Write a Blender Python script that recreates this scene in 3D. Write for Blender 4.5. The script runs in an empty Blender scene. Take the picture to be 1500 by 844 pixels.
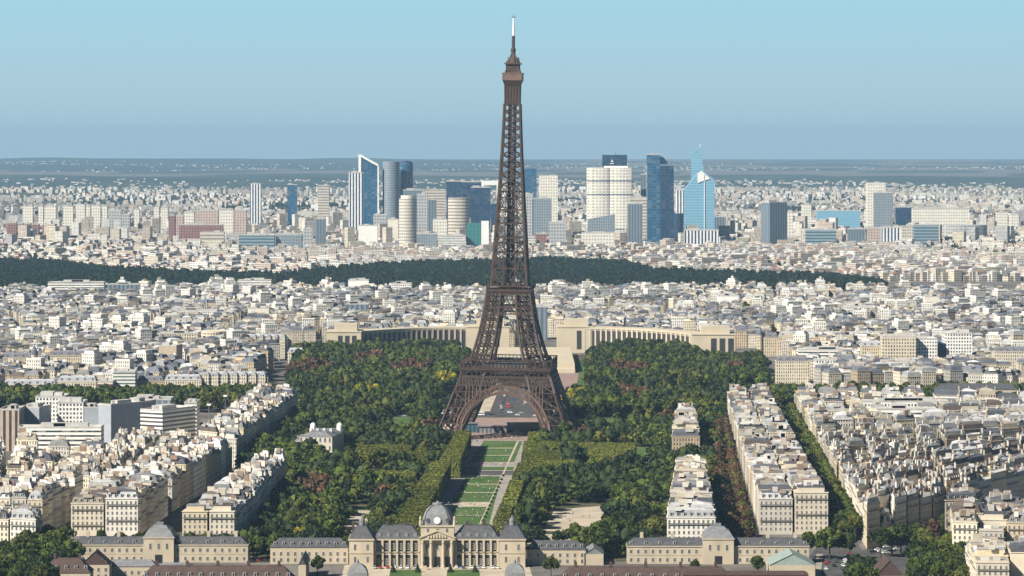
import bpy, math, random
import numpy as np
from mathutils import Vector, Matrix
PI = math.pi
rad = math.radians
random.seed(7)
SC = bpy.context.scene
COL = SC.collection
# ------------------------------------------------------------------ camera, sky, sun, exposure
CAM_H, FPX, CX, HY = 232.0, 4955.0, 750.0, 203.0
cam = bpy.data.objects.new('camera', bpy.data.cameras.new('camera'))
COL.objects.link(cam)
cam.location = (0, 0, CAM_H)
cam.rotation_euler = (rad(90), 0, 0)
cam.data.sensor_width = 36
cam.data.lens = FPX / 1500 * 36
cam.data.shift_y = -(422 - HY) / 1500
cam.data.clip_start, cam.data.clip_end = 5, 60000
SC.camera = cam
SUN_EL, SUN_AZ = 38.0, 38.0            # azimuth: degrees behind straight left
sdir = Vector((-math.cos(rad(SUN_AZ)) * math.cos(rad(SUN_EL)), -math.sin(rad(SUN_AZ)) * math.cos(rad(SUN_EL)), math.sin(rad(SUN_EL))))
sun = bpy.data.objects.new('sun', bpy.data.lights.new('sun', 'SUN'))
COL.objects.link(sun)
sun.data.energy, sun.data.angle, sun.data.color = 5.0, rad(0.5), (1.0, 0.93, 0.81)
sun.rotation_euler = sdir.to_track_quat('Z', 'Y').to_euler()
SKY_LOW, SKY_MID, SKY_TOP = (0.235, 0.325, 0.37), (0.235, 0.342, 0.388), (0.185, 0.385, 0.475)
W = bpy.data.worlds.new('World')
SC.world = W
W.use_nodes = True
nt = W.node_tree
nt.nodes.clear()
sky = nt.nodes.new('ShaderNodeTexSky')
sky.sky_type = 'NISHITA'
sky.sun_disc = False
sky.sun_elevation = rad(SUN_EL)
sky.sun_rotation = math.atan2(sdir.x, sdir.y)
sky.altitude, sky.air_density, sky.dust_density, sky.ozone_density = 250, 1.0, 0.6, 3.0
bg = nt.nodes.new('ShaderNodeBackground')
bg.inputs[1].default_value = 1.0
wo = nt.nodes.new('ShaderNodeOutputWorld')
tint = nt.nodes.new('ShaderNodeMix')
tint.data_type, tint.blend_type = 'RGBA', 'MULTIPLY'
tint.inputs[0].default_value = 1
tint.inputs[7].default_value = (0.020, 0.022, 0.025, 1)
nt.links.new(sky.outputs[0], tint.inputs[6])
# the lowest degrees of the sky: pale blue that greys towards the horizon
wtc = nt.nodes.new('ShaderNodeTexCoord'); wsp = nt.nodes.new('ShaderNodeSeparateXYZ'); wrp = nt.nodes.new('ShaderNodeValToRGB'); wmr = nt.nodes.new('ShaderNodeMapRange'); wmx = nt.nodes.new('ShaderNodeMix')
nt.links.new(wtc.outputs['Generated'], wsp.inputs[0])
wmr.inputs[1].default_value, wmr.inputs[2].default_value = -0.01, 0.06
nt.links.new(wsp.outputs[2], wmr.inputs[0]); nt.links.new(wmr.outputs[0], wrp.inputs[0])
el = wrp.color_ramp.elements
el[0].position, el[0].color = 0.0, (*SKY_LOW, 1)
el[1].position, el[1].color = 1.0, (*SKY_TOP, 1)
e3 = el.new(0.36); e3.color = (*SKY_MID, 1)
wm2 = nt.nodes.new('ShaderNodeMapRange'); wm2.inputs[1].default_value, wm2.inputs[2].default_value = 0.06, 0.11
nt.links.new(wsp.outputs[2], wm2.inputs[0])
wmx.data_type = 'RGBA'
nt.links.new(wm2.outputs[0], wmx.inputs[0]); nt.links.new(wrp.outputs[0], wmx.inputs[6]); nt.links.new(tint.outputs[2], wmx.inputs[7])
nt.links.new(wmx.outputs[2], bg.inputs[0])
nt.links.new(bg.outputs[0], wo.inputs[0])
SC.view_settings.view_transform = 'Standard'
SC.view_settings.look = 'None'
SC.view_settings.gamma = 1
SC.view_settings.exposure = 0.88
SC.cycles.use_denoising = True
SC.cycles.max_bounces = 4
SC.cycles.diffuse_bounces = 1
SC.cycles.glossy_bounces = 2
SC.cycles.volume_bounces = 0
SC.cycles.transparent_max_bounces = 4
SC.cycles.sample_clamp_indirect = 4
HAZE_DENSITY, HAZE_COLOR = 3.0e-5, (0.37, 0.61, 0.86, 1)

# ------------------------------------------------------------------ helpers
def G(px, py, z=0.0):
    """ground position seen at a spot of the 1500 px wide photograph, for a point z metres up"""
    D = FPX * (CAM_H - z) / (py - HY)
    return Vector(((px - CX) * D / FPX, D, 0))
def X(px, D): return (px - CX) * D / FPX
def Z(py, D): return CAM_H - (py - HY) * D / FPX
def DY(py): return FPX * CAM_H / (py - HY)

def tag(o, label=None, cat=None, group=None, kind=None):
    if label: o['label'] = label
    if cat: o['category'] = cat
    if group: o['group'] = group
    if kind: o['kind'] = kind
    return o
def empty(name, loc, rz=0):
    o = bpy.data.objects.new(name, None)
    o.empty_display_size = 1
    COL.objects.link(o)
    o.location = loc
    o.rotation_euler = (0, 0, rz)
    return o
def link(name, me, parent=None, loc=(0, 0, 0), rz=0):
    o = bpy.data.objects.new(name, me)
    COL.objects.link(o)
    o.location = loc
    o.rotation_euler = (0, 0, rz)
    if parent: o.parent = parent
    return o
KEEP = []
def copy_tree(o, parent=None):
    c = o.copy()
    COL.objects.link(c)
    if parent: c.parent = parent
    for ch in o.children:
        copy_tree(ch, c)
    return c

class MB:
    def __init__(s):
        s.v, s.f, s.m, s.c = [], [], [], []
        s.mi, s.col = 0, (0.5, 0.5, 0.5)
    def set(s, mi=0, col=(0.5, 0.5, 0.5)):
        s.mi, s.col = mi, col
        return s
    def poly(s, pts):
        n = len(s.v)
        s.v.extend(tuple(p) for p in pts)
        s.f.append(tuple(range(n, n + len(pts))))
        s.m.append(s.mi); s.c.append(s.col)
    def loft(s, a, b, cap0=False, cap1=True, closed=True):
        n = len(s.v); k = len(a)
        s.v.extend(tuple(p) for p in a); s.v.extend(tuple(p) for p in b)
        for i in range(k if closed else k - 1):
            j = (i + 1) % k
            s.f.append((n + i, n + j, n + k + j, n + k + i)); s.m.append(s.mi); s.c.append(s.col)
        if cap1: s.f.append(tuple(range(n + k, n + 2 * k))); s.m.append(s.mi); s.c.append(s.col)
        if cap0: s.f.append(tuple(range(n + k - 1, n - 1, -1))); s.m.append(s.mi); s.c.append(s.col)
    def prism(s, p2, z0, z1, cap0=False, cap1=True):
        s.loft([(x, y, z0) for x, y in p2], [(x, y, z1) for x, y in p2], cap0, cap1)
    def box(s, x0, x1, y0, y1, z0, z1, cap0=False):
        s.prism([(x0, y0), (x1, y0), (x1, y1), (x0, y1)], z0, z1, cap0)
    def obox(s, c, ux, hx, hy, z0, z1):
        """box about (cx, cy) whose long side runs along the unit vector ux"""
        cx, cy = c; ax, ay = ux
        q = [(-hx, -hy), (hx, -hy), (hx, hy), (-hx, hy)]
        s.prism([(cx + a * ax - b * ay, cy + a * ay + b * ax) for a, b in q], z0, z1)
    def beam(s, p, q, w, w2=None):
        p = Vector(p); q = Vector(q); d = q - p
        if d.length < 1e-6: return
        d.normalize()
        up = Vector((0, 0, 1)) if abs(d.z) < 0.9 else Vector((0, 1, 0))
        a = d.cross(up).normalized(); b = d.cross(a)
        h = w / 2; h2 = (w2 or w) / 2
        s.loft([p - a * h - b * h2, p + a * h - b * h2, p + a * h + b * h2, p - a * h + b * h2],
               [q - a * h - b * h2, q + a * h - b * h2, q + a * h + b * h2, q - a * h + b * h2], True, True)
    def lathe(s, prof, n=12, c=(0, 0), sx=1, sy=1, ph=0, cap=True):
        rings = [[(c[0] + r * sx * math.cos(ph + 2 * PI * i / n), c[1] + r * sy * math.sin(ph + 2 * PI * i / n), z) for i in range(n)] for r, z in prof]
        for i in range(len(rings) - 1):
            s.loft(rings[i], rings[i + 1], False, cap and i == len(rings) - 2)
    def mesh(s, name, mats, smooth=False):
        me = bpy.data.meshes.new(name)
        me.from_pydata(s.v, [], s.f)
        for m in mats: me.materials.append(m)
        me.polygons.foreach_set('material_index', s.m)
        at = me.attributes.new('col', 'FLOAT_COLOR', 'FACE')
        a = np.ones((len(s.f), 4), np.float32); a[:, :3] = s.c
        at.data.foreach_set('color', a.ravel())
        if smooth: me.polygons.foreach_set('use_smooth', [True] * len(s.f))
        return me
    def build(s, name, mats, parent=None, loc=(0, 0, 0), rz=0, smooth=False):
        if not isinstance(mats, (list, tuple)): mats = [mats]
        return link(name, s.mesh(name, mats, smooth), parent, loc, rz)

def np_mesh(name, v, f, col, mat):
    v = np.asarray(v, np.float32); f = np.asarray(f, np.int32)
    me = bpy.data.meshes.new(name)
    k = f.shape[1]
    me.vertices.add(len(v)); me.vertices.foreach_set('co', v.ravel())
    me.loops.add(f.size); me.loops.foreach_set('vertex_index', f.ravel())
    me.polygons.add(len(f)); me.polygons.foreach_set('loop_start', np.arange(0, f.size, k, dtype=np.int32))
    me.update(calc_edges=True)
    if col is not None:
        at = me.attributes.new('col', 'FLOAT_COLOR', 'FACE')
        a = np.ones((len(f), 4), np.float32); a[:, :3] = col
        at.data.foreach_set('color', a.ravel())
    me.materials.append(mat)
    return me

# ------------------------------------------------------------------ materials
def newmat(name):
    m = bpy.data.materials.new(name); m.use_nodes = True
    t = m.node_tree; t.nodes.clear()
    out = t.nodes.new('ShaderNodeOutputMaterial'); p = t.nodes.new('ShaderNodeBsdfPrincipled')
    t.links.new(p.outputs[0], out.inputs[0])
    return m, t, p
def nd(t, kind, **kw):
    n = t.nodes.new(kind)
    for k, v in kw.items(): setattr(n, k, v)
    return n
def mth(t, op, a, b=None, c=None):
    n = nd(t, 'ShaderNodeMath', operation=op)
    for i, x in enumerate((a, b, c)):
        if x is None: continue
        if isinstance(x, (int, float)): n.inputs[i].default_value = x
        else: t.links.new(x, n.inputs[i])
    return n.outputs[0]
def mixc(t, fac, a, b, blend='MIX'):
    n = nd(t, 'ShaderNodeMix', data_type='RGBA', blend_type=blend)
    for i, x in ((0, fac), (6, a), (7, b)):
        if isinstance(x, (int, float)): n.inputs[i].default_value = x
        elif isinstance(x, tuple): n.inputs[i].default_value = x if len(x) == 4 else (*x, 1)
        else: t.links.new(x, n.inputs[i])
    return n.outputs[2]
def noise(t, scale, detail=3, lo=0.8, hi=1.15, vec=None, rough=0.6):
    n = nd(t, 'ShaderNodeTexNoise'); n.inputs['Scale'].default_value = scale; n.inputs['Detail'].default_value = detail
    n.inputs['Roughness'].default_value = rough
    if vec is None: vec = nd(t, 'ShaderNodeTexCoord').outputs['Object']
    t.links.new(vec, n.inputs['Vector'])
    r = nd(t, 'ShaderNodeMapRange'); r.inputs[1].default_value = 0.3; r.inputs[2].default_value = 0.7
    r.inputs[3].default_value = lo; r.inputs[4].default_value = hi
    t.links.new(n.outputs[0], r.inputs[0])
    return r.outputs[0]
def scalec(t, c, f):
    """colour times number"""
    n = nd(t, 'ShaderNodeVectorMath', operation='SCALE')
    if isinstance(c, tuple): n.inputs[0].default_value = c[:3]
    else: t.links.new(c, n.inputs[0])
    t.links.new(f, n.inputs['Scale'])
    return n.outputs[0]
def attr(t, name='col'):
    return nd(t, 'ShaderNodeAttribute', attribute_name=name).outputs['Color']
def plain(name, col, rough=0.8, scale=0.5, lo=0.82, hi=1.15, metallic=0.0, spec=0.3, detail=4):
    m, t, p = newmat(name)
    t.links.new(scalec(t, tuple(col), noise(t, scale, detail, lo, hi)), p.inputs['Base Color'])
    p.inputs['Roughness'].default_value = rough; p.inputs['Metallic'].default_value = metallic
    p.inputs['Specular IOR Level'].default_value = spec
    return m
def attr_mat(name, rough=0.8, scale=0.4, lo=0.8, hi=1.15, spec=0.3, streak=False):
    m, t, p = newmat(name)
    f = noise(t, scale, 4, lo, hi)
    t.links.new(scalec(t, attr(t), f), p.inputs['Base Color'])
    p.inputs['Roughness'].default_value = rough; p.inputs['Specular IOR Level'].default_value = spec
    return m
def facade(name, pu=2.3, pv=3.1, wu=0.46, wv=0.6, glass=(0.03, 0.04, 0.05), wall=None, grough=0.25, var=0.6, band=None, wrough=0.85, off=0.0):
    """wall with a grid of windows: pu x pv metre bays, the opening filling wu x wv of each bay"""
    m, t, p = newmat(name)
    tc = nd(t, 'ShaderNodeTexCoord')
    ps = nd(t, 'ShaderNodeSeparateXYZ'); t.links.new(tc.outputs['Object'], ps.inputs[0])
    ns = nd(t, 'ShaderNodeSeparateXYZ'); t.links.new(tc.outputs['Normal'], ns.inputs[0])
    u = mth(t, 'SUBTRACT', mth(t, 'MULTIPLY', ps.outputs[1], ns.outputs[0]), mth(t, 'MULTIPLY', ps.outputs[0], ns.outputs[1]))
    us = mth(t, 'ADD', mth(t, 'DIVIDE', u, pu), 100.37 + off)
    vs = mth(t, 'ADD', mth(t, 'DIVIDE', ps.outputs[2], pv), 0.0)
    fu, fv = mth(t, 'FRACT', us), mth(t, 'FRACT', vs)
    mu = mth(t, 'LESS_THAN', mth(t, 'ABSOLUTE', mth(t, 'SUBTRACT', fu, 0.5)), wu / 2)
    mv = mth(t, 'LESS_THAN', mth(t, 'ABSOLUTE', mth(t, 'SUBTRACT', fv, 0.48)), wv / 2)
    side = mth(t, 'LESS_THAN', mth(t, 'ABSOLUTE', ns.outputs[2]), 0.3)
    mask = mth(t, 'MULTIPLY', mth(t, 'MULTIPLY', mu, mv), side)
    cell = nd(t, 'ShaderNodeCombineXYZ')
    t.links.new(mth(t, 'FLOOR', us), cell.inputs[0]); t.links.new(mth(t, 'FLOOR', vs), cell.inputs[1])
    t.links.new(mth(t, 'FLOOR', mth(t, 'MULTIPLY', ns.outputs[0], 7.3)), cell.inputs[2])
    wn = nd(t, 'ShaderNodeTexWhiteNoise', noise_dimensions='3D'); t.links.new(cell.outputs[0], wn.inputs[0])
    g = mixc(t, mth(t, 'MULTIPLY', mth(t, 'POWER', wn.outputs[0], 3.0), var), tuple(glass), (0.45, 0.43, 0.38))
    base = attr(t) if wall is None else tuple(wall)
    f = noise(t, 0.12, 4, 0.86, 1.1, tc.outputs['Object'])
    w = scalec(t, base, f)
    if band:
        bl = mth(t, 'MULTIPLY', mth(t, 'LESS_THAN', fv, band), side)
        w = mixc(t, bl, w, scalec(t, w, mth(t, 'ADD', 0.55, 0.0)))
    t.links.new(mixc(t, mask, w, g), p.inputs['Base Color'])
    t.links.new(mth(t, 'SUBTRACT', wrough, mth(t, 'MULTIPLY', mask, wrough - grough)), p.inputs['Roughness'])
    p.inputs['Specular IOR Level'].default_value = 0.4
    return m
M = {}
M['flats'] = facade('stone_facade', 2.1, 3.1, 0.46, 0.62, band=0.07)
M['flats_wide'] = facade('strip_window_facade', 3.2, 3.0, 0.7, 0.5)
M['stone'] = attr_mat('stone_wall', 0.85, 0.15, 0.85, 1.1)
M['roof'] = attr_mat('roof_covering', 0.7, 0.35, 0.68, 1.2, 0.22)
M['trim'] = attr_mat('trim_paint', 0.7, 0.5, 0.9, 1.08)
M['glass'] = plain('window_glass', (0.025, 0.03, 0.04), 0.15, 0.3, 0.6, 1.6, spec=0.6)
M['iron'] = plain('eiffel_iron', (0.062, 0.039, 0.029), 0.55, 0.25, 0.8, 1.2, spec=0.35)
M['iron_dark'] = plain('dark_iron', (0.05, 0.04, 0.04), 0.6, 0.25)
def leafmat():
    m, t, p = newmat('foliage')
    f = noise(t, 0.7, 3, 0.5, 1.5, nd(t, 'ShaderNodeNewGeometry').outputs['Position'])
    r = nd(t, 'ShaderNodeMapRange'); r.inputs[3].default_value = 0.66; r.inputs[4].default_value = 1.15
    t.links.new(nd(t, 'ShaderNodeObjectInfo').outputs['Random'], r.inputs[0])
    c = scalec(t, scalec(t, attr(t), f), r.outputs[0])
    t.links.new(c, p.inputs['Base Color'])
    p.inputs['Roughness'].default_value = 0.7; p.inputs['Specular IOR Level'].default_value = 0.15
    return m
M['leaf'] = leafmat()
M['rail'] = plain('balcony_rail', (0.10, 0.095, 0.09), 0.7)
M['bark'] = plain('bark', (0.06, 0.045, 0.035), 0.9)

# ------------------------------------------------------------------ ground, hills, haze
def inside(poly, x, y):
    x = np.asarray(x, float); y = np.asarray(y, float); r = np.zeros(x.shape, bool)
    n = len(poly)
    for i in range(n):
        x0, y0 = poly[i][0], poly[i][1]; x1, y1 = poly[(i + 1) % n][0], poly[(i + 1) % n][1]
        if y0 == y1: continue
        c = ((y0 > y) != (y1 > y)) & (x < (x1 - x0) * (y - y0) / (y1 - y0) + x0)
        r ^= c
    return r
def in1(poly, x, y): return bool(inside(poly, np.array([x]), np.array([y]))[0])
def gp(pts, z=0): return [tuple(G(a, b, z)[:2]) for a, b in pts]
def sheet(name, poly, z, mat):
    mb = MB(); mb.poly([(x, y, z) for x, y in poly])
    return tag(mb.build(name, mat), kind='structure')
def patchmat(name, a, b, scale, rough=0.95, lo=0.45, hi=0.6, fine=None):
    m, t, p = newmat(name)
    tc = nd(t, 'ShaderNodeTexCoord')
    f = noise(t, scale, 6, -0.6, 1.6, tc.outputs['Object'])
    c = nd(t, 'ShaderNodeClamp'); t.links.new(f, c.inputs[0])
    col = mixc(t, c.outputs[0], tuple(a), tuple(b))
    if fine: col = scalec(t, col, noise(t, fine, 4, 0.75, 1.2, tc.outputs['Object']))
    t.links.new(col, p.inputs['Base Color']); p.inputs['Roughness'].default_value = rough
    p.inputs['Specular IOR Level'].default_value = 0.2
    return m
M['city_ground'] = patchmat('city_ground', (0.10, 0.095, 0.09), (0.17, 0.155, 0.14), 0.02, fine=0.4)
M['plain'] = patchmat('far_plain', (0.028, 0.045, 0.022), (0.10, 0.10, 0.085), 0.004, fine=0.02)
M['hill'] = patchmat('wooded_hill', (0.022, 0.042, 0.038), (0.045, 0.065, 0.055), 0.0012, fine=0.012)  # some blue of the distant haze is mixed into these woodland colours
M['earth'] = patchmat('park_earth', (0.035, 0.045, 0.02), (0.10, 0.085, 0.055), 0.05, fine=0.6)
M['lawn'] = patchmat('lawn_grass', (0.042, 0.098, 0.02), (0.082, 0.125, 0.036), 0.035, fine=0.5)
M['sand'] = patchmat('sandy_path', (0.36, 0.31, 0.24), (0.46, 0.40, 0.31), 0.08, fine=0.9)
M['asphalt'] = patchmat('asphalt', (0.055, 0.055, 0.058), (0.085, 0.083, 0.08), 0.06, fine=1.0)
M['paving'] = patchmat('pale_paving', (0.24, 0.22, 0.20), (0.32, 0.29, 0.26), 0.1, fine=0.8)
M['pinkpave'] = patchmat('pink_paving', (0.24, 0.17, 0.15), (0.30, 0.22, 0.19), 0.1, fine=0.8)
sheet('ground', [(-7000, -500), (7000, -500), (7000, 38000), (-7000, 38000)], 0, M['city_ground'])
sheet('plain', [(-6500, 6300), (6500, 6300), (6500, 17500), (-6500, 17500)], 0.6, M['plain'])

def sst(a, b, x):
    t = np.clip((x - a) / (b - a), 0, 1); return t * t * (3 - 2 * t)
def hill_h(x, y):
    u = x / y * FPX + CX                                  # bearing, so that the crest runs across the view
    r1 = 22 + 5 * np.sin(u / 170.0) + 3 * np.sin(u / 61 + 1) - 9 * sst(650, 1000, u)
    r2 = 27 + 7 * np.sin(u / 240.0 + .4) + 4 * np.sin(u / 83.0) + 3 * np.sin(u / 37.0) - 16 * sst(560, 720, u) - 8 * sst(900, 1500, u)
    a = r1 * sst(15200, 17500, y) * (1 - sst(18200, 21500, y))
    b = r2 * sst(22500, 31500, y) * (1 - sst(33500, 37500, y))
    return a + b + (5 * np.sin(x / 420 + y / 900) + 4 * np.sin(x / 260 - y / 500)) * sst(15600, 17500, y) * (1 - sst(33500, 36500, y)) - 2
def make_hills():
    nx, ny = 150, 150
    xs = np.linspace(-6900, 6900, nx); ys = np.linspace(15000, 37900, ny)
    gx, gy = np.meshgrid(xs, ys)
    v = np.stack([gx, gy, hill_h(gx, gy)], -1).reshape(-1, 3)
    i = np.arange(nx * ny).reshape(ny, nx)
    f = np.stack([i[:-1, :-1], i[:-1, 1:], i[1:, 1:], i[1:, :-1]], -1).reshape(-1, 4)
    me = np_mesh('hills', v, f, None, M['hill']); me.polygons.foreach_set('use_smooth', [True] * len(f))
    tag(link('hills', me), kind='structure')
make_hills()
def make_haze():
    m = bpy.data.materials.new('air'); m.use_nodes = True
    t = m.node_tree; t.nodes.clear()
    o = t.nodes.new('ShaderNodeOutputMaterial'); p = t.nodes.new('ShaderNodeVolumePrincipled')
    p.inputs['Color'].default_value = HAZE_COLOR; p.inputs['Density'].default_value = HAZE_DENSITY
    p.inputs['Anisotropy'].default_value = 0.0
    t.links.new(p.outputs[0], o.inputs['Volume'])
    mb = MB(); mb.box(-7050, 7050, -550, 38100, -4.5, 352, True)
    tag(mb.build('haze', m), kind='stuff')
make_haze()

# ------------------------------------------------------------------ regions
PARK_L = gp([(352, 822), (515, 818), (560, 812), (600, 770), (640, 690), (672, 645), (672, 632), (640, 628), (640, 585), (560, 580), (432, 588),
             (440, 614), (352, 690), (346, 700), (396, 712), (427, 724), (410, 745)])
PARK_R = gp([(770, 826), (762, 792), (752, 765), (775, 690), (802, 642), (802, 630), (835, 628), (835, 585), (1068, 580), (1070, 612), (1050, 640), (1048, 700), (1037, 719), (985, 726), (962, 810), (915, 822)])
CHAILLOT_L = gp([(425, 580), (432, 530), (478, 522), (560, 519), (660, 520), (690, 530), (690, 578)])
CHAILLOT_R = gp([(862, 578), (866, 528), (905, 520), (1000, 524), (1030, 538), (1082, 540), (1118, 540), (1126, 578)])
SANDPIT = gp([(812, 747), (884, 741), (890, 768), (848, 780), (795, 778)])
BOIS = gp([(-90, 416), (160, 414), (350, 413), (560, 410), (725, 412), (900, 414), (1060, 408), (1270, 413), (1300, 408), (1230, 398), (1100, 394), (960, 390),
           (930, 380), (800, 374), (600, 380), (500, 386), (420, 396), (300, 394), (180, 388), (60, 377), (-90, 375)], 17)
BOIS_BACK = None
def free_mid(x, y):
    """where the far apartment blocks stand"""
    ok = np.ones(x.shape, bool)
    ok &= ~((x > -245) & (x < 285) & (y < 3730))
    ok &= ~((x > 2) & (x < 62) & (y < 3950))
    ok &= ~inside(BOIS, x, y)
    return ok
BLOCKERS = []         # footprints of things already standing: (x0, x1, y0, y1)
def blocked(x, y, m=6):
    return any(a - m < x < b + m and c - m < y < d + m for a, b, c, d in BLOCKERS)

# ------------------------------------------------------------------ apartment houses
WALLC = [('cream', (0.55, 0.47, 0.33)), ('pale cream', (0.62, 0.55, 0.42)), ('white', (0.70, 0.67, 0.60)), ('tan', (0.44, 0.35, 0.24)), ('grey stone', (0.45, 0.42, 0.37)), ('pale cream', (0.58, 0.52, 0.41))]
ROOFC = [('grey zinc', (0.235, 0.235, 0.235)), ('pale zinc', (0.42, 0.425, 0.43)), ('white', (0.55, 0.555, 0.56)), ('dark slate', (0.11, 0.12, 0.145)), ('grey zinc', (0.19, 0.195, 0.20)), ('beige', (0.38, 0.34, 0.27)), ('brown', (0.13, 0.105, 0.092)), ('dark slate', (0.085, 0.09, 0.105)), ('pale zinc', (0.38, 0.385, 0.39))]
BRICK = [(0.38, 0.34, 0.27), (0.50, 0.46, 0.38), (0.22, 0.15, 0.115), (0.52, 0.49, 0.42), (0.30, 0.25, 0.20), (0.60, 0.58, 0.53), (0.44, 0.41, 0.36)]
POT = (0.26, 0.13, 0.08)
def cen(q): return (sum(p[0] for p in q) / len(q), sum(p[1] for p in q) / len(q))
def inset(q, d):
    """polygon with every side moved d metres inwards (counter-clockwise)"""
    n = len(q); out = []
    for i in range(n):
        a, b, c = Vector(q[i - 1][:2]), Vector(q[i][:2]), Vector(q[(i + 1) % n][:2])
        e, f = (b - a).normalized(), (c - b).normalized()
        n0, n1 = Vector((-e.y, e.x)), Vector((-f.y, f.x))
        k = n0 + n1; k = k / max(0.3, k.dot(n0))
        out.append(tuple(b + k * d))
    return out
def lerp(a, b, t): return tuple(x + (y - x) * t for x, y in zip(a, b))
def bil(q, u, v):
    return lerp(lerp(q[0], q[1], u), lerp(q[3], q[2], u), v)
def scl(c, k): return tuple(x * k for x in c)
def spec_house(q, rng, hlo=19, hhi=25):
    wn, wc = rng.choice(WALLC); rn, rc = rng.choice(ROOFC)
    kind = 'flat' if rng.random() < 0.27 else 'mansard'
    return dict(q=q, h=rng.uniform(hlo, hhi), wn=wn, wc=scl(wc, rng.uniform(.8, 1.15)), rn=rn, rc=scl(rc, rng.uniform(.85, 1.15)), kind=kind, seed=rng.random())
def draw_wall(mb, s, q, mi=0):
    h = s['h']
    mb.set(mi, s['wc']); mb.prism(q, 0, h - 0.5, cap1=False)
    o = inset(q, -0.35)
    mb.set(2, tuple(c * 1.05 for c in s['wc']))
    mb.loft([(x, y, h - 0.5) for x, y in q], [(x, y, h - 0.4) for x, y in o], cap1=False)
    mb.loft([(x, y, h - 0.4) for x, y in o], [(x, y, h) for x, y in o], cap1=True)
def draw_roof(mb, s, q, rng):
    h, rc = s['h'], s['rc']
    if s['kind'] == 'mansard':
        r1 = rng.uniform(2.6, 3.8); a = inset(q, 0.25); b = inset(q, rng.uniform(1.1, 1.7)); c = [lerp(p, cen(b), 0.72) for p in b]
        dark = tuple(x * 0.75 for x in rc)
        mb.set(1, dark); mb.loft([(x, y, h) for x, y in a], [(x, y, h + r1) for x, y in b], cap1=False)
        mb.set(1, rc if rng.random() < 0.55 else rng.choice(ROOFC)[1]); mb.loft([(x, y, h + r1) for x, y in b], [(x, y, h + r1 + rng.uniform(.7, 1.8)) for x, y in c])
        return h + r1
    a = inset(q, 0.1); b = inset(q, 0.5)
    if rng.random() < 0.5:                              # set-back top storey
        k = inset(q, 2.0)
        mb.set(2, s['wc']); mb.prism(k, h, h + 2.9)
        mb.set(1, rc); mb.prism(inset(k, -0.25), h + 2.9, h + 3.2)
        return h + 3.2
    mb.set(2, s['wc']); mb.loft([(x, y, h) for x, y in a], [(x, y, h + 0.9) for x, y in a], cap1=False)
    mb.loft([(x, y, h + .9) for x, y in a], [(x, y, h + 0.9) for x, y in b], cap1=False)
    mb.set(1, rng.choice([(0.30, 0.29, 0.265), (0.16, 0.16, 0.165), (0.50, 0.495, 0.48)])); mb.loft([(x, y, h + .9) for x, y in b], [(x, y, h + 0.35) for x, y in b])
    return h + 0.4
def chimney_spots(s, q, rng, n):
    out = []
    for k in range(n):
        v = rng.choice([0.035, 0.965, 0.965, 0.035, 0.5]); u = rng.uniform(0.22, 0.78)
        c = bil(q, u, v); d = (Vector(bil(q, min(1, u + .1), v)[:2]) - Vector(c[:2]))
        out.append((c, d.normalized(), rng.uniform(1.0, 2.8), rng.uniform(1.6, 3.6), rng.choice(BRICK)))
    return out
def draw_chimney(mb, sp, h, pots=True):
    c, d, hl, hz, colr = sp
    mb.set(2, colr); mb.obox(c, d, hl, 0.42, h - 0.2, h + hz)
    if pots:
        mb.set(2, POT); n = max(2, int(hl / .55))
        for i in range(n):
            t = (i + .5) / n * 2 - 1
            mb.obox((c[0] + d.x * hl * t * .92, c[1] + d.y * hl * t * .92), d, 0.15, 0.15, h + hz, h + hz + 0.55)
HM = [M['flats'], M['roof'], M['trim']]
HM_NEAR = [M['stone'], M['roof'], M['trim']]
HOUSES = []             # every near house: spec with its footprint and where it stands
def block(desc, pts, z=22, rowdepth=16.0, frontage=15.0, court=1.2, rows=None, hlo=19, hhi=25, seed=1, rot=False):
    """a street block given by the four corners of its eaves: near left, near right, far right, far left"""
    rng = random.Random(seed)
    q = [tuple(G(a, b, z)[:2]) for a, b in pts]
    wid = ((Vector(q[1]) - Vector(q[0])).length + (Vector(q[2]) - Vector(q[3])).length) / 2
    nr = rows or max(1, round(wid / (rowdepth + court * .5)))
    ln = ((Vector(q[3]) - Vector(q[0])).length + (Vector(q[2]) - Vector(q[1])).length) / 2
    BL.append(q)
    for r in range(nr):
        u0, u1 = r / nr, (r + 1) / nr
        gap = court / 2 / wid
        if r > 0: u0 += gap
        if r < nr - 1: u1 -= gap
        n = max(1, round(ln / frontage)); vs = [0] + sorted((k + rng.uniform(-.22, .22)) / n for k in range(1, n)) + [1]
        for k in range(n):
            f = [bil(q, u0, vs[k]), bil(q, u1, vs[k]), bil(q, u1, vs[k + 1]), bil(q, u0, vs[k + 1])]
            s = spec_house(f, rng, hlo, hhi)
            if 0 < r < nr - 1 and rng.random() < 0.25: s['h'] = rng.uniform(7, 14)
            s.update(block=desc, rot=rot, row=r, rows=nr, idx=k, n=n, D=cen(f)[1])
            HOUSES.append(s)
BL = []
ORD = 'first second third fourth fifth sixth seventh eighth ninth tenth eleventh twelfth thirteenth fourteenth fifteenth sixteenth seventeenth eighteenth nineteenth twentieth'.split()
def ordn(i):
    return ORD[i] if i < 20 else (('twenty-' if i < 29 else 'thirty-' if i < 39 else 'forty-' if i < 49 else 'fifty-') + ORD[(i - 20) % 10]) if i not in (29, 39, 49) else {29: 'thirtieth', 39: 'fortieth', 49: 'fiftieth'}[i]

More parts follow.
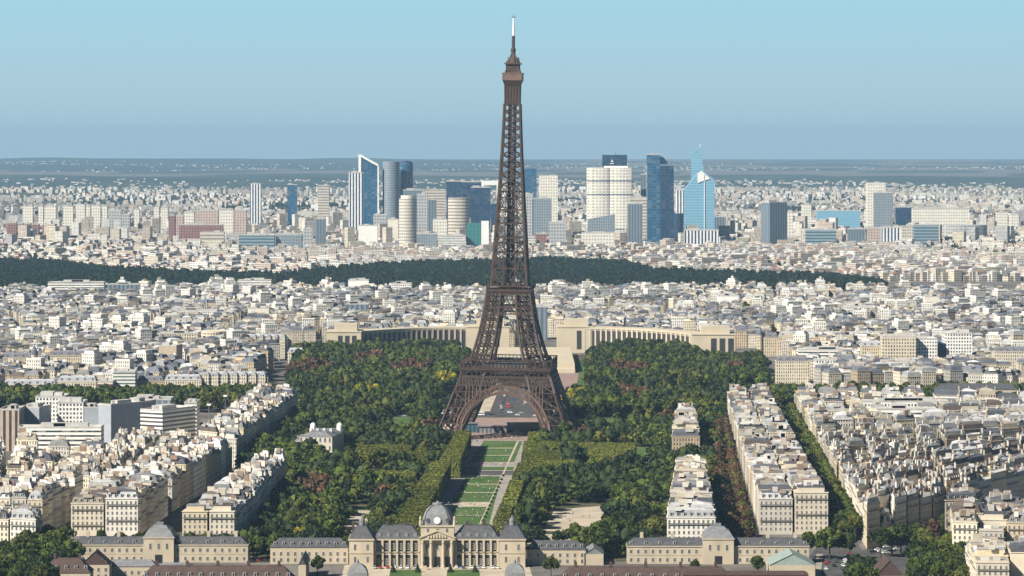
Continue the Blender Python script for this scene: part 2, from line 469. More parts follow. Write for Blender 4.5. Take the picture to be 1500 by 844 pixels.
block('long block right of the park', [(1112, 728), (1213, 728), (1126, 575), (1064, 575)], seed=3)
block('block among right park trees', [(977, 755), (1048, 755), (1033, 674), (991, 672)], seed=4, frontage=14)
block('tiny block in right park', [(984, 634), (1025, 634), (1020, 602), (990, 602)], seed=5)
block('left block behind low wing', [(104, 730), (202, 730), (246, 703), (166, 699)], seed=6)
block('left block past cross street', [(176, 694), (252, 698), (340, 650), (264, 645)], seed=7)
block('narrow block beside left park', [(267, 754), (343, 754), (419, 674), (384, 670)], seed=8)
block('block reaching left river trees', [(291, 634), (346, 640), (437, 574), (378, 572)], seed=9)
block('block by bottom left trees', [(-25, 752), (52, 754), (62, 738), (-25, 735)], seed=10, hlo=15, hhi=20)
block('block past bottom left trees', [(-30, 727), (62, 729), (122, 701), (-30, 692)], seed=11)
block('left block before white slab', [(118, 692), (160, 696), (224, 650), (176, 640)], seed=12)
block('block below grey slabs', [(-30, 684), (104, 686), (160, 645), (-30, 640)], seed=13, court=7, hlo=14, hhi=22)
block('short row below cream slab', [(188, 640), (262, 640), (280, 628), (200, 626)], seed=14, hlo=14, hhi=20)
# right of the tree-lined avenue: four strips cut by narrow streets
RB = [tuple(G(a, b, 22)[:2]) for a, b in [(1270, 748), (1560, 676), (1530, 582), (1163, 574)]]
def sub(q, u0, u1, v0, v1): return [bil(q, u0, v0), bil(q, u1, v0), bil(q, u1, v1), bil(q, u0, v1)]
def block_w(desc, q, **k):
    global G
    g0 = G
    G = lambda a, b, z=0: Vector((a, b, 0))
    try: block(desc, q, **k)
    finally: G = g0
for i, (u0, u1, v0, v1, nm) in enumerate([
        (0, .36, 0, .30, 'near block by green avenue'), (.40, 1, 0, .30, 'block over diagonal street'),
        (0, .46, .325, .58, 'second block up green avenue'), (.50, 1, .325, .58, 'block behind diagonal street'),
        (0, .42, .605, .80, 'third block up green avenue'), (.46, 1, .605, .80, 'block under white terraces'),
        (0, .52, .825, 1, 'far block by green avenue'), (.56, 1, .825, 1, 'far block below river trees')]):
    q_ = sub(RB, u0, u1, v0, v1); rt = i % 2 == 1
    block_w(nm, q_[1:] + q_[:1] if rt else q_, seed=20 + i, court=9 if rt else 1.6, frontage=19, rowdepth=19 if rt else 17, rot=rt)
block('corner block by red awnings', [(1395, 768), (1470, 770), (1500, 738), (1392, 741)], seed=40, rowdepth=17)
block('block behind the corner block', [(1475, 768), (1580, 770), (1580, 735), (1504, 738)], seed=41)
block('bottom right corner block', [(1430, 822), (1580, 824), (1580, 787), (1414, 792)], seed=42, rowdepth=17)
block('row above the corner block', [(1384, 736), (1580, 730), (1580, 716), (1402, 724)], seed=43, rows=4)

def win_mesh(w, h, name):
    mb = MB()
    mb.set(1, (0.62, 0.59, 0.52)); mb.box(-w / 2, w / 2, -0.09, 0.03, 0, 0.12, True)
    mb.box(-w / 2, -w / 2 + .13, -0.06, 0.03, .12, h, True); mb.box(w / 2 - .13, w / 2, -0.06, 0.03, .12, h, True)
    mb.box(-w / 2 + .13, w / 2 - .13, -0.06, 0.03, h - .13, h, True); mb.box(-.05, .05, -0.05, 0.03, .12, h - .13)
    mb.set(0); mb.box(-w / 2 + .13, w / 2 - .13, -0.025, 0.03, .12, h - .13)
    return mb.mesh(name, [M['glass'], M['trim']])
WIN = win_mesh(1.25, 2.05, 'window')
WIN_WIDE = win_mesh(1.9, 1.7, 'window')
def dormer_mesh():
    mb = MB(); mb.set(1, (0.5, 0.48, 0.44)); mb.box(-.75, .75, -.2, 2.0, 0, 1.75)
    mb.set(1, (0.2, 0.21, 0.23)); mb.prism([(-.85, -.3), (.85, -.3), (.85, 2.0), (-.85, 2.0)], 1.75, 1.95, True)
    mb.set(0); mb.box(-.5, .5, -.24, -.19, .25, 1.6, True)
    return mb.mesh('dormer', [M['glass'], M['trim']])
DORMER = dormer_mesh()
def lab_trim(l, s):
    if len(l.replace('-', ' ').split()) > 16: l = l.replace(s['rn'] + ' roof', s['rn'].split()[-1] + ' roof').replace(s['wn'], s['wn'].split()[-1] if s['wn'] != 'grey stone' else 'grey')
    if len(l.replace('-', ' ').split()) > 16: l = l.replace(s['rn'].split()[-1] + ' roof, ', '')
    if len(l.replace('-', ' ').split()) > 16: l = l.replace(' in ', ' ', 1)
    return l
def houses():
    HOUSES.sort(key=lambda s: s['D'])
    bulk = MB(); n_ind = 0
    for s in HOUSES:
        rng = random.Random(s['seed'])
        c = cen(s['q']); D = c[1]
        if blocked(c[0], c[1], 4): continue
        px = CX + c[0] / D * FPX; py = HY + FPX * (CAM_H - s['h']) / D
        vis = -18 < px < 1518 and py < 850
        if not vis or n_ind >= 285:
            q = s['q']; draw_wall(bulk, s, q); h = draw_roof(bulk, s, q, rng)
            for sp in chimney_spots(s, q, rng, rng.randint(2, 4)): draw_chimney(bulk, sp, h, False)
            continue
        n_ind += 1
        q = [(x - c[0], y - c[1]) for x, y in s['q']]
        near = D < 2130
        root = empty('apartment_house', (c[0], c[1], 0))
        st = max(2, int(s['h'] / 3.1))
        stn = {2: 'two', 3: 'three', 4: 'four', 5: 'five', 6: 'six', 7: 'seven', 8: 'eight'}.get(st, 'tall')
        rowd = '' if s['rows'] == 1 else ('left row' if s['row'] == 0 else 'right row' if s['row'] == s['rows'] - 1 else 'middle row' if s['rows'] == 3 else ordn(s['row']) + ' row')
        pos = (ordn(s['idx']) + ' back') if s['idx'] else 'front'
        if s['rot']: pos, rowd = ordn(s['idx']) + ' from right', ('nearest row' if s['row'] == 0 else ordn(s['row']) + ' row back')
        # words: colour, roof, place in the row, block
        lab = lab_trim(f"{s['wn']} house, {s['rn']} roof, {pos}{' in ' + rowd if rowd else ''}, {s['block']}", s)
        tag(root, lab, 'building', 'apartment houses of the ' + s['block'])
        w = MB(); draw_wall(w, s, q); w.build('wall', HM_NEAR if near else HM, root)
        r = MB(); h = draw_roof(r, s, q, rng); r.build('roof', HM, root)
        for sp in chimney_spots(s, q, rng, rng.randint(1, 3) if D < 2350 else rng.randint(1, 2)):
            m = MB(); draw_chimney(m, sp, h); m.build('chimney', HM, root)
        if rng.random() < 0.7:
            m = MB(); m.set(2, rng.choice([(0.48, 0.46, 0.41), (0.28, 0.28, 0.29), (0.55, 0.54, 0.52)]))
            b = bil(q, rng.uniform(.35, .65), rng.uniform(.3, .7)); m.obox(b, (1, 0), rng.uniform(1, 2.2), rng.uniform(1, 1.8), h, h + rng.uniform(1.8, 3.2))
            m.build('lift_housing', HM, root)
        if not near: continue
        k = 0; kd = 0
        for i in range(4):
            a, b = Vector(q[i]), Vector(q[(i + 1) % 4]); e = b - a; L = e.length; e.normalize(); nrm = Vector((e.y, -e.x))
            to = Vector((-c[0], -c[1])).normalized()
            # only outward faces that look towards the viewpoint and are not party walls
            if nrm.dot(to) < 0.06: continue
            if not s['rot'] and (i == 0 and s['idx'] > 0 or i == 1 and s['row'] < s['rows'] - 1 or i == 3 and s['row'] > 0): continue
            rz = math.atan2(e.y, e.x); nw = max(2, int(L / 2.5)); fl = int((s['h'] - 1.2) / 3.1)
            for f_ in range(fl):
                for j in range(nw):
                    if k >= 60: break
                    p = a + e * L * (j + .5) / nw
                    link('window', WIN, root, (p.x, p.y, s['h'] - 1.0 - (f_ + 1) * 3.05 + .5), rz); k += 1
            for f_ in (1, 4):
                zz = s['h'] - 1.0 - f_ * 3.05 + .1
                if zz > 3:
                    m = MB(); m.set(1, s['wc']); mid = (a + b) / 2 + nrm * 0.45; m.obox(tuple(mid), tuple(e), L / 2 - .4, .42, zz, zz + .16)
                    m.set(0); mid = (a + b) / 2 + nrm * 0.84; m.obox(tuple(mid), tuple(e), L / 2 - .4, .04, zz + .16, zz + .62)
                    m.build('balcony', [M['rail'], M['stone']], root)
            if s['kind'] == 'mansard':
                nq = inset(q, 0.55); a2, b2 = Vector(nq[i]), Vector(nq[(i + 1) % 4])
                for j in range(max(1, int(L / 3.6))):
                    if kd >= 10: break
                    p = a2.lerp(b2, (j + .5) / max(1, int(L / 3.6))); kd += 1
                    link('dormer', DORMER, root, (p.x, p.y, s['h'] + .5), rz)
    # ---- the mass of houses beyond: one object
    rng = random.Random(11)
    n = 0
    y = 2960.0
    cells = {}
    def district(x, yy):
        k = (int(x // 170), int(yy // 260))
        if k not in cells: cells[k] = (rng.uniform(-.6, .6), rng.random(), rng.choice(ROOFC)[1])
        return cells[k]
    # street by street: two rows of houses back to back, a street, two rows again, each quarter turned its own way
    for kx in range(-7, 7):
        for ky in range(11, 20):
            cx, cy = (kx + .5) * 170 + (ky % 2) * 60, (ky + .5) * 260
            yaw = rng.uniform(-.5, .5); ca, sa = math.cos(yaw), math.sin(yaw); hq = rng.uniform(17, 21); leafy = rng.random() < .4
            slate = rng.random() < .7
            for ib in range(-10, 11):
                b0 = ib * 24.0 + (5.5 if ib % 2 else -1.5)
                for ia in range(-12, 13):
                    if ia % 7 == 3: continue
                    a0 = ia * 14.0
                    x, y0 = cx + a0 * ca - b0 * sa, cy + a0 * sa + b0 * ca
                    if abs(x - cx) > 85 or abs(y0 - cy) > 130 or not 2950 < y0 < 4850 or abs(x) > y0 * .176: continue
                    px = CX + x / y0 * FPX
                    if y0 < 3035 and (px < 445 and y0 < 2990 or px > 1100): continue
                    if not free_mid(np.array([x]), np.array([y0]))[0] or blocked(x, y0, 8): continue
                    if rng.random() < (.16 if leafy else .04):
                        if leafy: add_tree(x, y0, rng.uniform(5, 7), rng.uniform(12, 20), rng.choice(['green', 'dark green', 'olive']), 'city')
                        continue
                    w, d = rng.choice([6.9, 6.9, 6.9, 6.4]), rng.uniform(6.2, 7.8)
                    q = [(x + a * ca - b * sa, y0 + a * sa + b * ca) for a, b in [(-w, -d), (w, -d), (w, d), (-w, d)]]
                    s = spec_house(q, rng, hq - 2.5, hq + 3)
                    if slate and rng.random() < .5: s['rc'] = scl((0.13, 0.14, 0.165), rng.uniform(.8, 1.5)); s['kind'] = 'mansard'
                    if rng.random() < .045: s['h'] = rng.uniform(25, 33); s['kind'] = 'flat'; s['wc'] = (0.70, 0.68, 0.62)
                    draw_wall(bulk, s, q); h = draw_roof(bulk, s, q, rng)
                    for sp in chimney_spots(s, q, rng, rng.randint(0, 2)): draw_chimney(bulk, sp, h, False)
                    n += 1
    tag(bulk.build('apartment_houses', HM), 'dense mass of cream apartment houses with zinc roofs filling the middle distance', 'city', kind='stuff')
    print('individual houses', n_ind, 'mass', n)

# ------------------------------------------------------------------ suburbs beyond the wood
def suburbs():
    rng = random.Random(5); mb = MB()
    cl = [(rng.uniform(-1800, 1800), rng.uniform(6800, 12000), rng.choice([0, 0, 1, 2])) for _ in range(120)]
    def put(x, y, w, d, h, yaw, wc, rc, hip=False, z0=0):
        ca, sa = math.cos(yaw), math.sin(yaw)
        q = [(x + a * ca - b * sa, y + a * sa + b * ca) for a, b in [(-w, -d), (w, -d), (w, d), (-w, d)]]
        mb.set(0, wc); mb.prism(q, z0 - 2, z0 + h, cap1=False)
        mb.set(1, rc)
        if hip:
            c = cen(q); mb.loft([(a, b, z0 + h) for a, b in q], [(*lerp(p, c, .7), z0 + h + 3) for p in q])
        else: mb.poly([(a, b, z0 + h) for a, b in q])
    whites = [(0.72, 0.68, 0.60), (0.62, 0.55, 0.43), (0.75, 0.73, 0.69), (0.50, 0.44, 0.36), (0.52, 0.43, 0.36), (0.42, 0.41, 0.40)]
    def clump(x, y): return 0.5 + .27 * math.sin(x / 230 + 1.3 * math.sin(y / 410)) + .27 * math.sin(y / 300 + x / 520)
    n = 0
    while n < 15500:
        y = 5500 + (rng.random() ** 1.5) * 9800
        x = rng.uniform(-.172, .172) * y
        if in1(BOIS, x, y) or y < 5650 and abs(x) < 0: continue
        px = CX + x / y * FPX
        if y < 6800 and not_behind(x, y): continue
        k = clump(x, y)
        if y > 8200 and rng.random() > k + .25 * (px > 900): continue
        if blocked(x, y, 14): continue
        yaw = .5 * math.sin(x / 400 + y / 900) + rng.choice([0, PI / 2])
        t = rng.random() * (.80 if y < 7100 else 1 if y < 9000 else .86); rc = rng.choice([(0.45, 0.43, 0.4), (0.3, 0.3, 0.31), (0.27, 0.17, 0.13), (0.38, 0.36, 0.33), (0.22, 0.21, 0.21)])
        if t < .72: put(x, y, rng.uniform(4, 8.5), rng.uniform(4, 7), rng.uniform(8, 17), yaw, rng.choice(whites), rc, rng.random() < .6)
        elif t < .95: put(x, y, rng.uniform(9, 19), rng.uniform(5, 8), rng.uniform(13, 24), yaw, rng.choice(whites[:5]), (0.5, 0.48, 0.45))
        else: put(x, y, rng.uniform(8, 14), rng.uniform(7, 10), rng.uniform(30, 46), yaw, rng.choice(whites), (0.4, 0.4, 0.4))
        n += 1
    hc = [(rng.uniform(-.15, .15), rng.choice([rng.uniform(23500, 31000), rng.uniform(25500, 30000), rng.uniform(15800, 17300)])) for _ in range(34)]
    for b, yc in hc:
        for k in range(rng.randint(12, 50)):
            y = yc + rng.gauss(0, 260); x = (b + rng.gauss(0, .016)) * y
            z = float(hill_h(np.array(x), np.array(y))); z = max(z, 0)
            put(x, y, rng.uniform(4, 9) * (1.5 if rng.random() < .08 else 1), rng.uniform(4, 8), rng.uniform(4, 8), rng.uniform(-.4, .4), rng.choice(whites[:4]), (0.45, 0.42, 0.4), False, z)
    tag(mb.build('suburb_buildings', [M['flats_wide'], M['roof']]), 'hazy spread of small pale suburb buildings beyond the wood', 'city', kind='stuff')
def not_behind(x, y):
    """True on the near side of the wood"""
    px = CX + x / y * FPX
    back = np.interp(px, [-100, 60, 180, 300, 420, 500, 600, 700, 800, 930, 960, 1100, 1230, 1300, 1600], [375, 377, 388, 394, 396, 386, 380, 377, 374, 380, 390, 394, 398, 404, 414])
    return y < FPX * (CAM_H - 17) / (back - HY) + 12

# ------------------------------------------------------------------ trees
KINDS = {'green': [(0.052, 0.073, 0.011), (0.038, 0.055, 0.010), (0.068, 0.088, 0.014)],
         'dark green': [(0.026, 0.041, 0.011), (0.018, 0.030, 0.010), (0.035, 0.051, 0.013)],
         'olive': [(0.072, 0.082, 0.014), (0.052, 0.064, 0.013), (0.092, 0.096, 0.018)],
         'far dark': [(0.012, 0.024, 0.013), (0.009, 0.019, 0.012), (0.016, 0.029, 0.014)], 'far green': [(0.020, 0.034, 0.013), (0.015, 0.027, 0.012), (0.026, 0.04, 0.014)],
         'hedge': [(0.135, 0.148, 0.026), (0.105, 0.122, 0.022), (0.155, 0.165, 0.03)],
         'yellow': [(0.19, 0.17, 0.015), (0.15, 0.14, 0.018), (0.22, 0.19, 0.02)],
         'russet': [(0.088, 0.050, 0.027), (0.062, 0.037, 0.023), (0.108, 0.06, 0.03)]}
KNAMES = list(KINDS)
def crown_arrays(rs, kind, nblob=15, nleaf=46, leaf=0.14, tall=1.15):
    """unit crown (radius about 1, base at z=0): clumps of leaf faces round a solid-looking heart"""
    cols = np.array(KINDS[kind])
    V, F, Cc = [], [], []
    base = 0
    for b in range(nblob):
        th = rs.uniform(0, 2 * PI); zz = rs.uniform(0.12, 1.0); prof = math.sin(PI * min(1, .18 + .76 * zz)) ** .7
        r = prof * rs.uniform(.12, 1.0)
        c = np.array([r * math.cos(th), r * math.sin(th), (.2 + zz * 1.45) * tall * .62 + .12])
        br = rs.uniform(.17, .40) * (1 - .25 * zz)
        n = rs.normal(size=(nleaf, 3)); n[:, 2] = n[:, 2] * .85 + .15; n /= np.linalg.norm(n, axis=1)[:, None]
        p = c + n * br * rs.uniform(.72, 1.1, (nleaf, 1)) * np.array([1, 1, .82])
        nn = n + rs.normal(0, .9, (nleaf, 3)); nn /= np.linalg.norm(nn, axis=1)[:, None]
        a = np.cross(nn, rs.normal(size=(nleaf, 3))); a /= np.linalg.norm(a, axis=1)[:, None]
        d = np.cross(nn, a); sz = leaf * rs.uniform(.6, 1.35, (nleaf, 1))
        quad = np.stack([p - a * sz - d * sz * .7, p + a * sz - d * sz * .5, p + a * sz * .8 + d * sz, p - a * sz * .7 + d * sz * .8], 1)
        V.append(quad.reshape(-1, 3)); F.append(np.arange(base, base + nleaf * 4).reshape(-1, 4)); base += nleaf * 4
        Cc.append(cols[rs.integers(0, 3)] * rs.uniform(.6, 1.45, (nleaf, 1)))
    # heart: a rough closed lump that stops light shining straight through
    nu, nv = 8, 5
    ring = []
    for j in range(nv):
        ph = PI * (j + .5) / nv
        for i in range(nu):
            t = 2 * PI * i / nu; k = rs.uniform(.38, .64)
            ring.append([k * math.sin(ph) * math.cos(t), k * math.sin(ph) * math.sin(t), (.8 - .62 * math.cos(ph) * k / .62) * tall])
    V.append(np.array(ring)); idx = base + np.arange(nu * nv).reshape(nv, nu)
    fs = [[idx[j, i], idx[j, (i + 1) % nu], idx[j + 1, (i + 1) % nu], idx[j + 1, i]] for j in range(nv - 1) for i in range(nu)]
    fs += [[idx[0, 0], idx[0, 6], idx[0, 4], idx[0, 2]], [idx[-1, 0], idx[-1, 2], idx[-1, 4], idx[-1, 6]]]
    F.append(np.array(fs)); Cc.append(np.repeat(cols[:1] * .8, len(fs), 0))
    return np.concatenate(V), np.concatenate(F), np.concatenate(Cc)
RS = np.random.default_rng(3)
CROWN = {k: [crown_arrays(RS, k, n_, 62, 0.085) for n_ in (34, 42, 48, 38)] for k in KNAMES}
CROWN_LOW = {k: [crown_arrays(RS, k, 24, 24, 0.125) for _ in range(5)] for k in KNAMES}
CROWN_ME = {k: [np_mesh('crown', *c, M['leaf']) for c in CROWN[k]] for k in KNAMES}
def trunk_mesh():
    mb = MB(); mb.lathe([(.045, 0), (.032, .5), (.022, 1.0)], 7)
    for i in range(5):
        a = i * 1.26; mb.beam((0, 0, .6 + .06 * i), (.3 * math.cos(a), .3 * math.sin(a), 1.0 + .05 * i), .026)
    return mb.mesh('trunk', [M['bark']])
TRUNK = trunk_mesh()
TREES = []       # x, y, radius, height, kind, zone, name
def add_tree(x, y, r, h, kind, zone, name='park_tree'): TREES.append([x, y, r, h, kind, zone, name])
PATCHES = []
def patch_kind(x, y):
    for px, py, r, k in PATCHES:
        if (x - px) ** 2 + ((y - py) * .35) ** 2 < r * r: return k
def fill(poly, zone, spacing, kinds, seed, avoid=(), rmin=3.8, rmax=6.2, hmin=12, hmax=19, name='park_tree'):
    rng = random.Random(seed)
    xs = [p[0] for p in poly]; ys = [p[1] for p in poly]
    y = min(ys)
    ph = rng.uniform(0, 9)
    while y < max(ys):
        x = min(xs) + rng.uniform(0, spacing)
        while x < max(xs):
            a, b = x + rng.uniform(-.38, .38) * spacing, y + rng.uniform(-.38, .38) * spacing
            if in1(poly, a, b) and not any(in1(q, a, b) for q in avoid) and not blocked(a, b, 4):
                kp = patch_kind(a, b)
                g = .5 + .35 * math.sin(a / 31 + ph + math.sin(b / 47)) + .3 * math.sin(b / 38 - a / 60 + ph) + rng.gauss(0, .18)
                kd = kinds[max(0, min(len(kinds) - 1, int(g * len(kinds))))]
                r = rng.uniform(rmin, rmax)
                add_tree(a, b, r, rng.uniform(hmin, hmax) * (.75 + .25 * r / rmax), kp or kd, zone, name)
            x += spacing
        y += spacing * .9
def line_trees(pts, zone, step, kinds, seed, r=4.2, h=14, jit=1.0, name='street_tree'):
    rng = random.Random(seed)
    P = [G(a, b) for a, b in pts]
    for a, b in zip(P[:-1], P[1:]):
        L = (b - a).length; n = max(1, int(L / step))
        for i in range(n):
            p = a.lerp(b, (i + .5) / n)
            add_tree(p.x + rng.uniform(-jit, jit), p.y + rng.uniform(-jit, jit) * 1.5, r * rng.uniform(.8, 1.2), h * rng.uniform(.82, 1.15), rng.choice(kinds), zone, name)
def plant():
    TREES.sort(key=lambda t: t[1])
    ind, rest = [], []
    for t in TREES:
        px = CX + t[0] / t[1] * FPX; py = HY + FPX * (CAM_H - t[3]) / t[1]
        (ind if len(ind) < 292 and -10 < px < 1510 and py < 846 else rest).append(t)
    zones = {}
    for t in ind: zones.setdefault(t[5], []).append(t)
    rng = random.Random(2)
    for zn, ts in zones.items():
        ts.sort(key=lambda t: t[1])
        single = ts[0][6] == 'street_tree'
        rows = [[t] for t in ts] if single else [ts[i:i + 9] for i in range(0, len(ts), 9)]
        for ri, row in enumerate(rows):
            row.sort(key=lambda t: t[0])
            for ci, (x, y, r, h, kind, _, name) in enumerate(row):
                size = 'tall ' if h > 16.5 else 'small ' if h < 11.5 else ''
                where = (ordn(ri) + ' from near end') if single else f"{ordn(ri)} row, {ordn(ci)} from left"
                if len(rows) == 1 and not single: where = ordn(ci) + ' from left'
                o = empty(name, (x, y, 0), rng.uniform(0, 6.28))
                tag(o, f"{size}{kind} tree, {where}, {zn}", 'tree', 'trees ' + zn)
                c = link('crown', rng.choice(CROWN_ME[kind]), o, (0, 0, h - r * 1.95 if h > r * 2.1 else h * .12))
                hz = (h - c.location.z) / 1.62
                c.scale = (r * 1.02, r * rng.uniform(.9, 1.1), hz)
                tr = link('trunk', TRUNK, o); tr.scale = (h * .62, h * .62, h * .62)
    Vs, Fs, Cs = [], [], []; base = 0
    rs = np.random.default_rng(9)
    for x, y, r, h, kind, _, name in rest:
        v, f, c = CROWN_LOW[kind][rs.integers(0, 5)]
        a = rs.uniform(0, 6.28); ca, sa = math.cos(a), math.sin(a)
        z0 = max(h - r * 1.95, h * .1); hz = (h - z0) / 1.62
        w = np.empty_like(v)
        w[:, 0] = (v[:, 0] * ca - v[:, 1] * sa) * r + x; w[:, 1] = (v[:, 0] * sa + v[:, 1] * ca) * r + y; w[:, 2] = v[:, 2] * hz + z0
        Vs.append(w); Fs.append(f + base); Cs.append(c * rs.uniform(.72, 1.3)); base += len(v)
    if Vs:
        me = np_mesh('woodland', np.concatenate(Vs), np.concatenate(Fs), np.concatenate(Cs), M['leaf'])
        tag(link('woodland', me), 'mixed green, olive and russet tree canopy filling the parks round the tower', 'woodland', kind='stuff')
    print('trees', len(ind), len(rest))
def far_wood():
    """the wide dark wood between the city and the suburbs"""
    rs = np.random.default_rng(4); Vs, Fs, Cs = [], [], []; base = 0
    xs = [p[0] for p in BOIS]; ys = [p[1] for p in BOIS]
    n = 12500
    X_ = rs.uniform(min(xs), max(xs), n * 2); Y_ = rs.uniform(min(ys), max(ys), n * 2)
    ok = inside(BOIS, X_, Y_) & (np.abs(X_) < Y_ * .175)
    X_, Y_ = X_[ok][:n], Y_[ok][:n]
    extra = []
    for _ in range(5200):                                   # groves among the suburbs
        y = rs.uniform(5700, 12500); x = rs.uniform(-.16, .16) * y
        if .5 + .5 * math.sin(x / 140 + 2 * math.sin(y / 330)) > .74 and not in1(BOIS, x, y) and not not_behind(x, y) and not blocked(x, y, 12): extra.append((x, y))
    X_ = np.append(X_, [e[0] for e in extra]); Y_ = np.append(Y_, [e[1] for e in extra])
    low = {k: [crown_arrays(rs, k, 7, 10, 0.30) for _ in range(4)] for k in ('far green', 'far dark', 'dark green')}
    for x, y in zip(X_, Y_):
        kind = 'far dark' if rs.random() < .6 else 'far green' if rs.random() < .6 else 'dark green'
        v, f, c = low[kind][rs.integers(0, 4)]
        k_ = max(1, y / 7500); r = rs.uniform(3.8, 7) * k_; h = rs.uniform(12, 18)
        w = v * np.array([r, r, (h - 2) / 1.62]) + np.array([x, y, 2]); Vs.append(w); Fs.append(f + base); Cs.append(c * rs.uniform(.7, 1.25)); base += len(v)
    me = np_mesh('forest', np.concatenate(Vs), np.concatenate(Fs), np.concatenate(Cs), M['leaf'])
    tag(link('forest', me), 'broad dark green forest band between the city and the suburbs', 'forest', kind='stuff')

# ------------------------------------------------------------------ the iron tower
def tower():
    base = G(744.5, 637)
    T = empty('lattice_tower', (base.x, base.y, 0), rad(-5.0))
    T.rotation_euler = (0, rad(0.75), rad(-5.0))
    tag(T, 'tall brown iron lattice tower on four arched legs with a white-tipped mast', 'tower')
    iron = M['iron']
    # outer and inner half widths of the legs at each height
    zs = [0, 12, 24, 36, 48, 60]; AO = [52.5, 47.6, 43.0, 38.8, 34.8, 29.5]; AI = [35.0, 29.5, 24.5, 20.0, 16.5, 13.2]
    zu = [60, 70, 80, 90, 97, 104, 112]; UO = [28.2, 25.0, 22.3, 20.3, 19.0, 17.9, 16.8]; UI = [13.2, 10.9, 9.1, 7.7, 7.0, 6.5, 6.0]
    def leg(name, sx, sy, z, O, I, wc, wb, sub=1):
        mb = MB()
        cor = lambda i: [Vector((sx * a, sy * b, z[i])) for a, b in [(O[i], O[i]), (I[i], O[i]), (I[i], I[i]), (O[i], I[i])]]
        for i in range(len(z) - 1):
            c0, c1 = cor(i), cor(i + 1)
            for k in range(4):
                a0, b0, a1, b1 = c0[k], c0[(k + 1) % 4], c1[k], c1[(k + 1) % 4]
                mb.beam(a0, a1, wc)
                for j in range(sub):
                    p0, p1, q0, q1 = a0.lerp(a1, j / sub), a0.lerp(a1, (j + 1) / sub), b0.lerp(b1, j / sub), b0.lerp(b1, (j + 1) / sub)
                    mb.beam(p0, q1, wb); mb.beam(q0, p1, wb); mb.beam(p1, q1, wb * 1.05)
                    m0, m1 = (p0 + q0) / 2, (p1 + q1) / 2
                    mb.beam(m0, m1, wb * .55); mb.beam((p0 + p1) / 2, (q0 + q1) / 2, wb * .55)
            mb.beam(c1[0], c1[2], wb * .8); mb.beam(c1[1], c1[3], wb * .8)
            mb.beam((c0[0] + c0[2]) / 2, (c1[0] + c1[2]) / 2, wb * 1.5)
        return mb.build(name, [iron], T)
    for sx in (-1, 1):
        for sy in (-1, 1):
            leg('leg', sx, sy, zs, AO, AI, 1.6, .85, 1)
            leg('upper_leg', sx, sy, zu, UO, UI, 1.25, 0.62, 1)
            for a in (52.3, 35.2):
                for b in (52.3, 35.2):
                    mb = MB(); mb.set(0, (0.42, 0.37, 0.29)); mb.prism([(-3.2, -3.2), (3.2, -3.2), (3.2, 3.2), (-3.2, 3.2)], 0, 2.6); mb.loft([(x, y, 2.6) for x, y in [(-2.6, -2.6), (2.6, -2.6), (2.6, 2.6), (-2.6, 2.6)]], [(x, y, 3.6) for x, y in [(-1.6, -1.6), (1.6, -1.6), (1.6, 1.6), (-1.6, 1.6)]])
                    mb.build('masonry_pier', [M['stone']], T, (sx * a, sy * b, 0))
    # arches: two rings joined by short struts, on each side
    def side_pt(k, u, out, z):
        return Vector([(u, -out, z), (out, u, z), (-u, out, z), (-out, -u, z)][k])
    for k in range(4):
        mb = MB(); n = 30; lo, hi = [], []
        for i in range(n + 1):
            t = PI * i / n
            for lst, rx, rz in ((lo, 33.0, 34.4), (hi, 36.8, 39.4)):
                u, z = -rx * math.cos(t), 1.2 + rz * math.sin(t)
                out = np.interp(z, zs, AO) + .5
                lst.append(side_pt(k, u, out, z))
        for i in range(n):
            mb.beam(lo[i], lo[i + 1], 1.6, 1.9); mb.beam(hi[i], hi[i + 1], 1.3, 1.6)
            mb.beam(lo[i], hi[i], .6); mb.beam(lo[i], hi[i + 1], .5); mb.beam(lo[i + 1], hi[i], .4)
        # spandrel circles and posts up to the girder
        for i in range(6, n - 5):
            t = PI * i / n; u = -36.6 * math.cos(t)
            mb.beam(hi[i], side_pt(k, u, np.interp(41.3, zs, AO) + .4, 41.3), .55)
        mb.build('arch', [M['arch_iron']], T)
    # lattice girder band under the first platform
    for k in range(4):
        mb = MB(); z0, z1 = 41.0, 47.2
        o0, o1 = np.interp(z0, zs, AO) + .3, np.interp(z1, zs, AO) + .3
        for z, o in ((z0, o0), ((z0 + z1) / 2, (o0 + o1) / 2), (z1, o1)): mb.beam(side_pt(k, -o, o, z), side_pt(k, o, o, z), 1.0, 1.0)
        n = 30
        for i in range(n):
            a, b = -1 + 2 * i / n, -1 + 2 * (i + 1) / n
            mb.beam(side_pt(k, a * o0, o0, z0), side_pt(k, b * o1, o1, z1), .52); mb.beam(side_pt(k, b * o0, o0, z0), side_pt(k, a * o1, o1, z1), .52)
        mb.build('lattice_girder', [iron], T)
    # first platform
    P = MB(); P.set(0)
    def ring(mb, o, i, z0, z1):
        q = lambda r: [(-r, -r), (r, -r), (r, r), (-r, r)]
        mb.loft([(x, y, z0) for x, y in q(o)], [(x, y, z1) for x, y in q(o)], cap1=False)
        for z in (z0, z1): mb.loft([(x, y, z) for x, y in q(o)], [(x, y, z) for x, y in q(i)], cap1=False)
        mb.loft([(x, y, z1) for x, y in q(i)], [(x, y, z0) for x, y in q(i)], cap1=False)
    ring(P, 35.2, 14, 52.6, 54.0)
    ring(P, 34.2, 14, 47.4, 48.2)
    fp = P.build('first_platform', [iron], T)
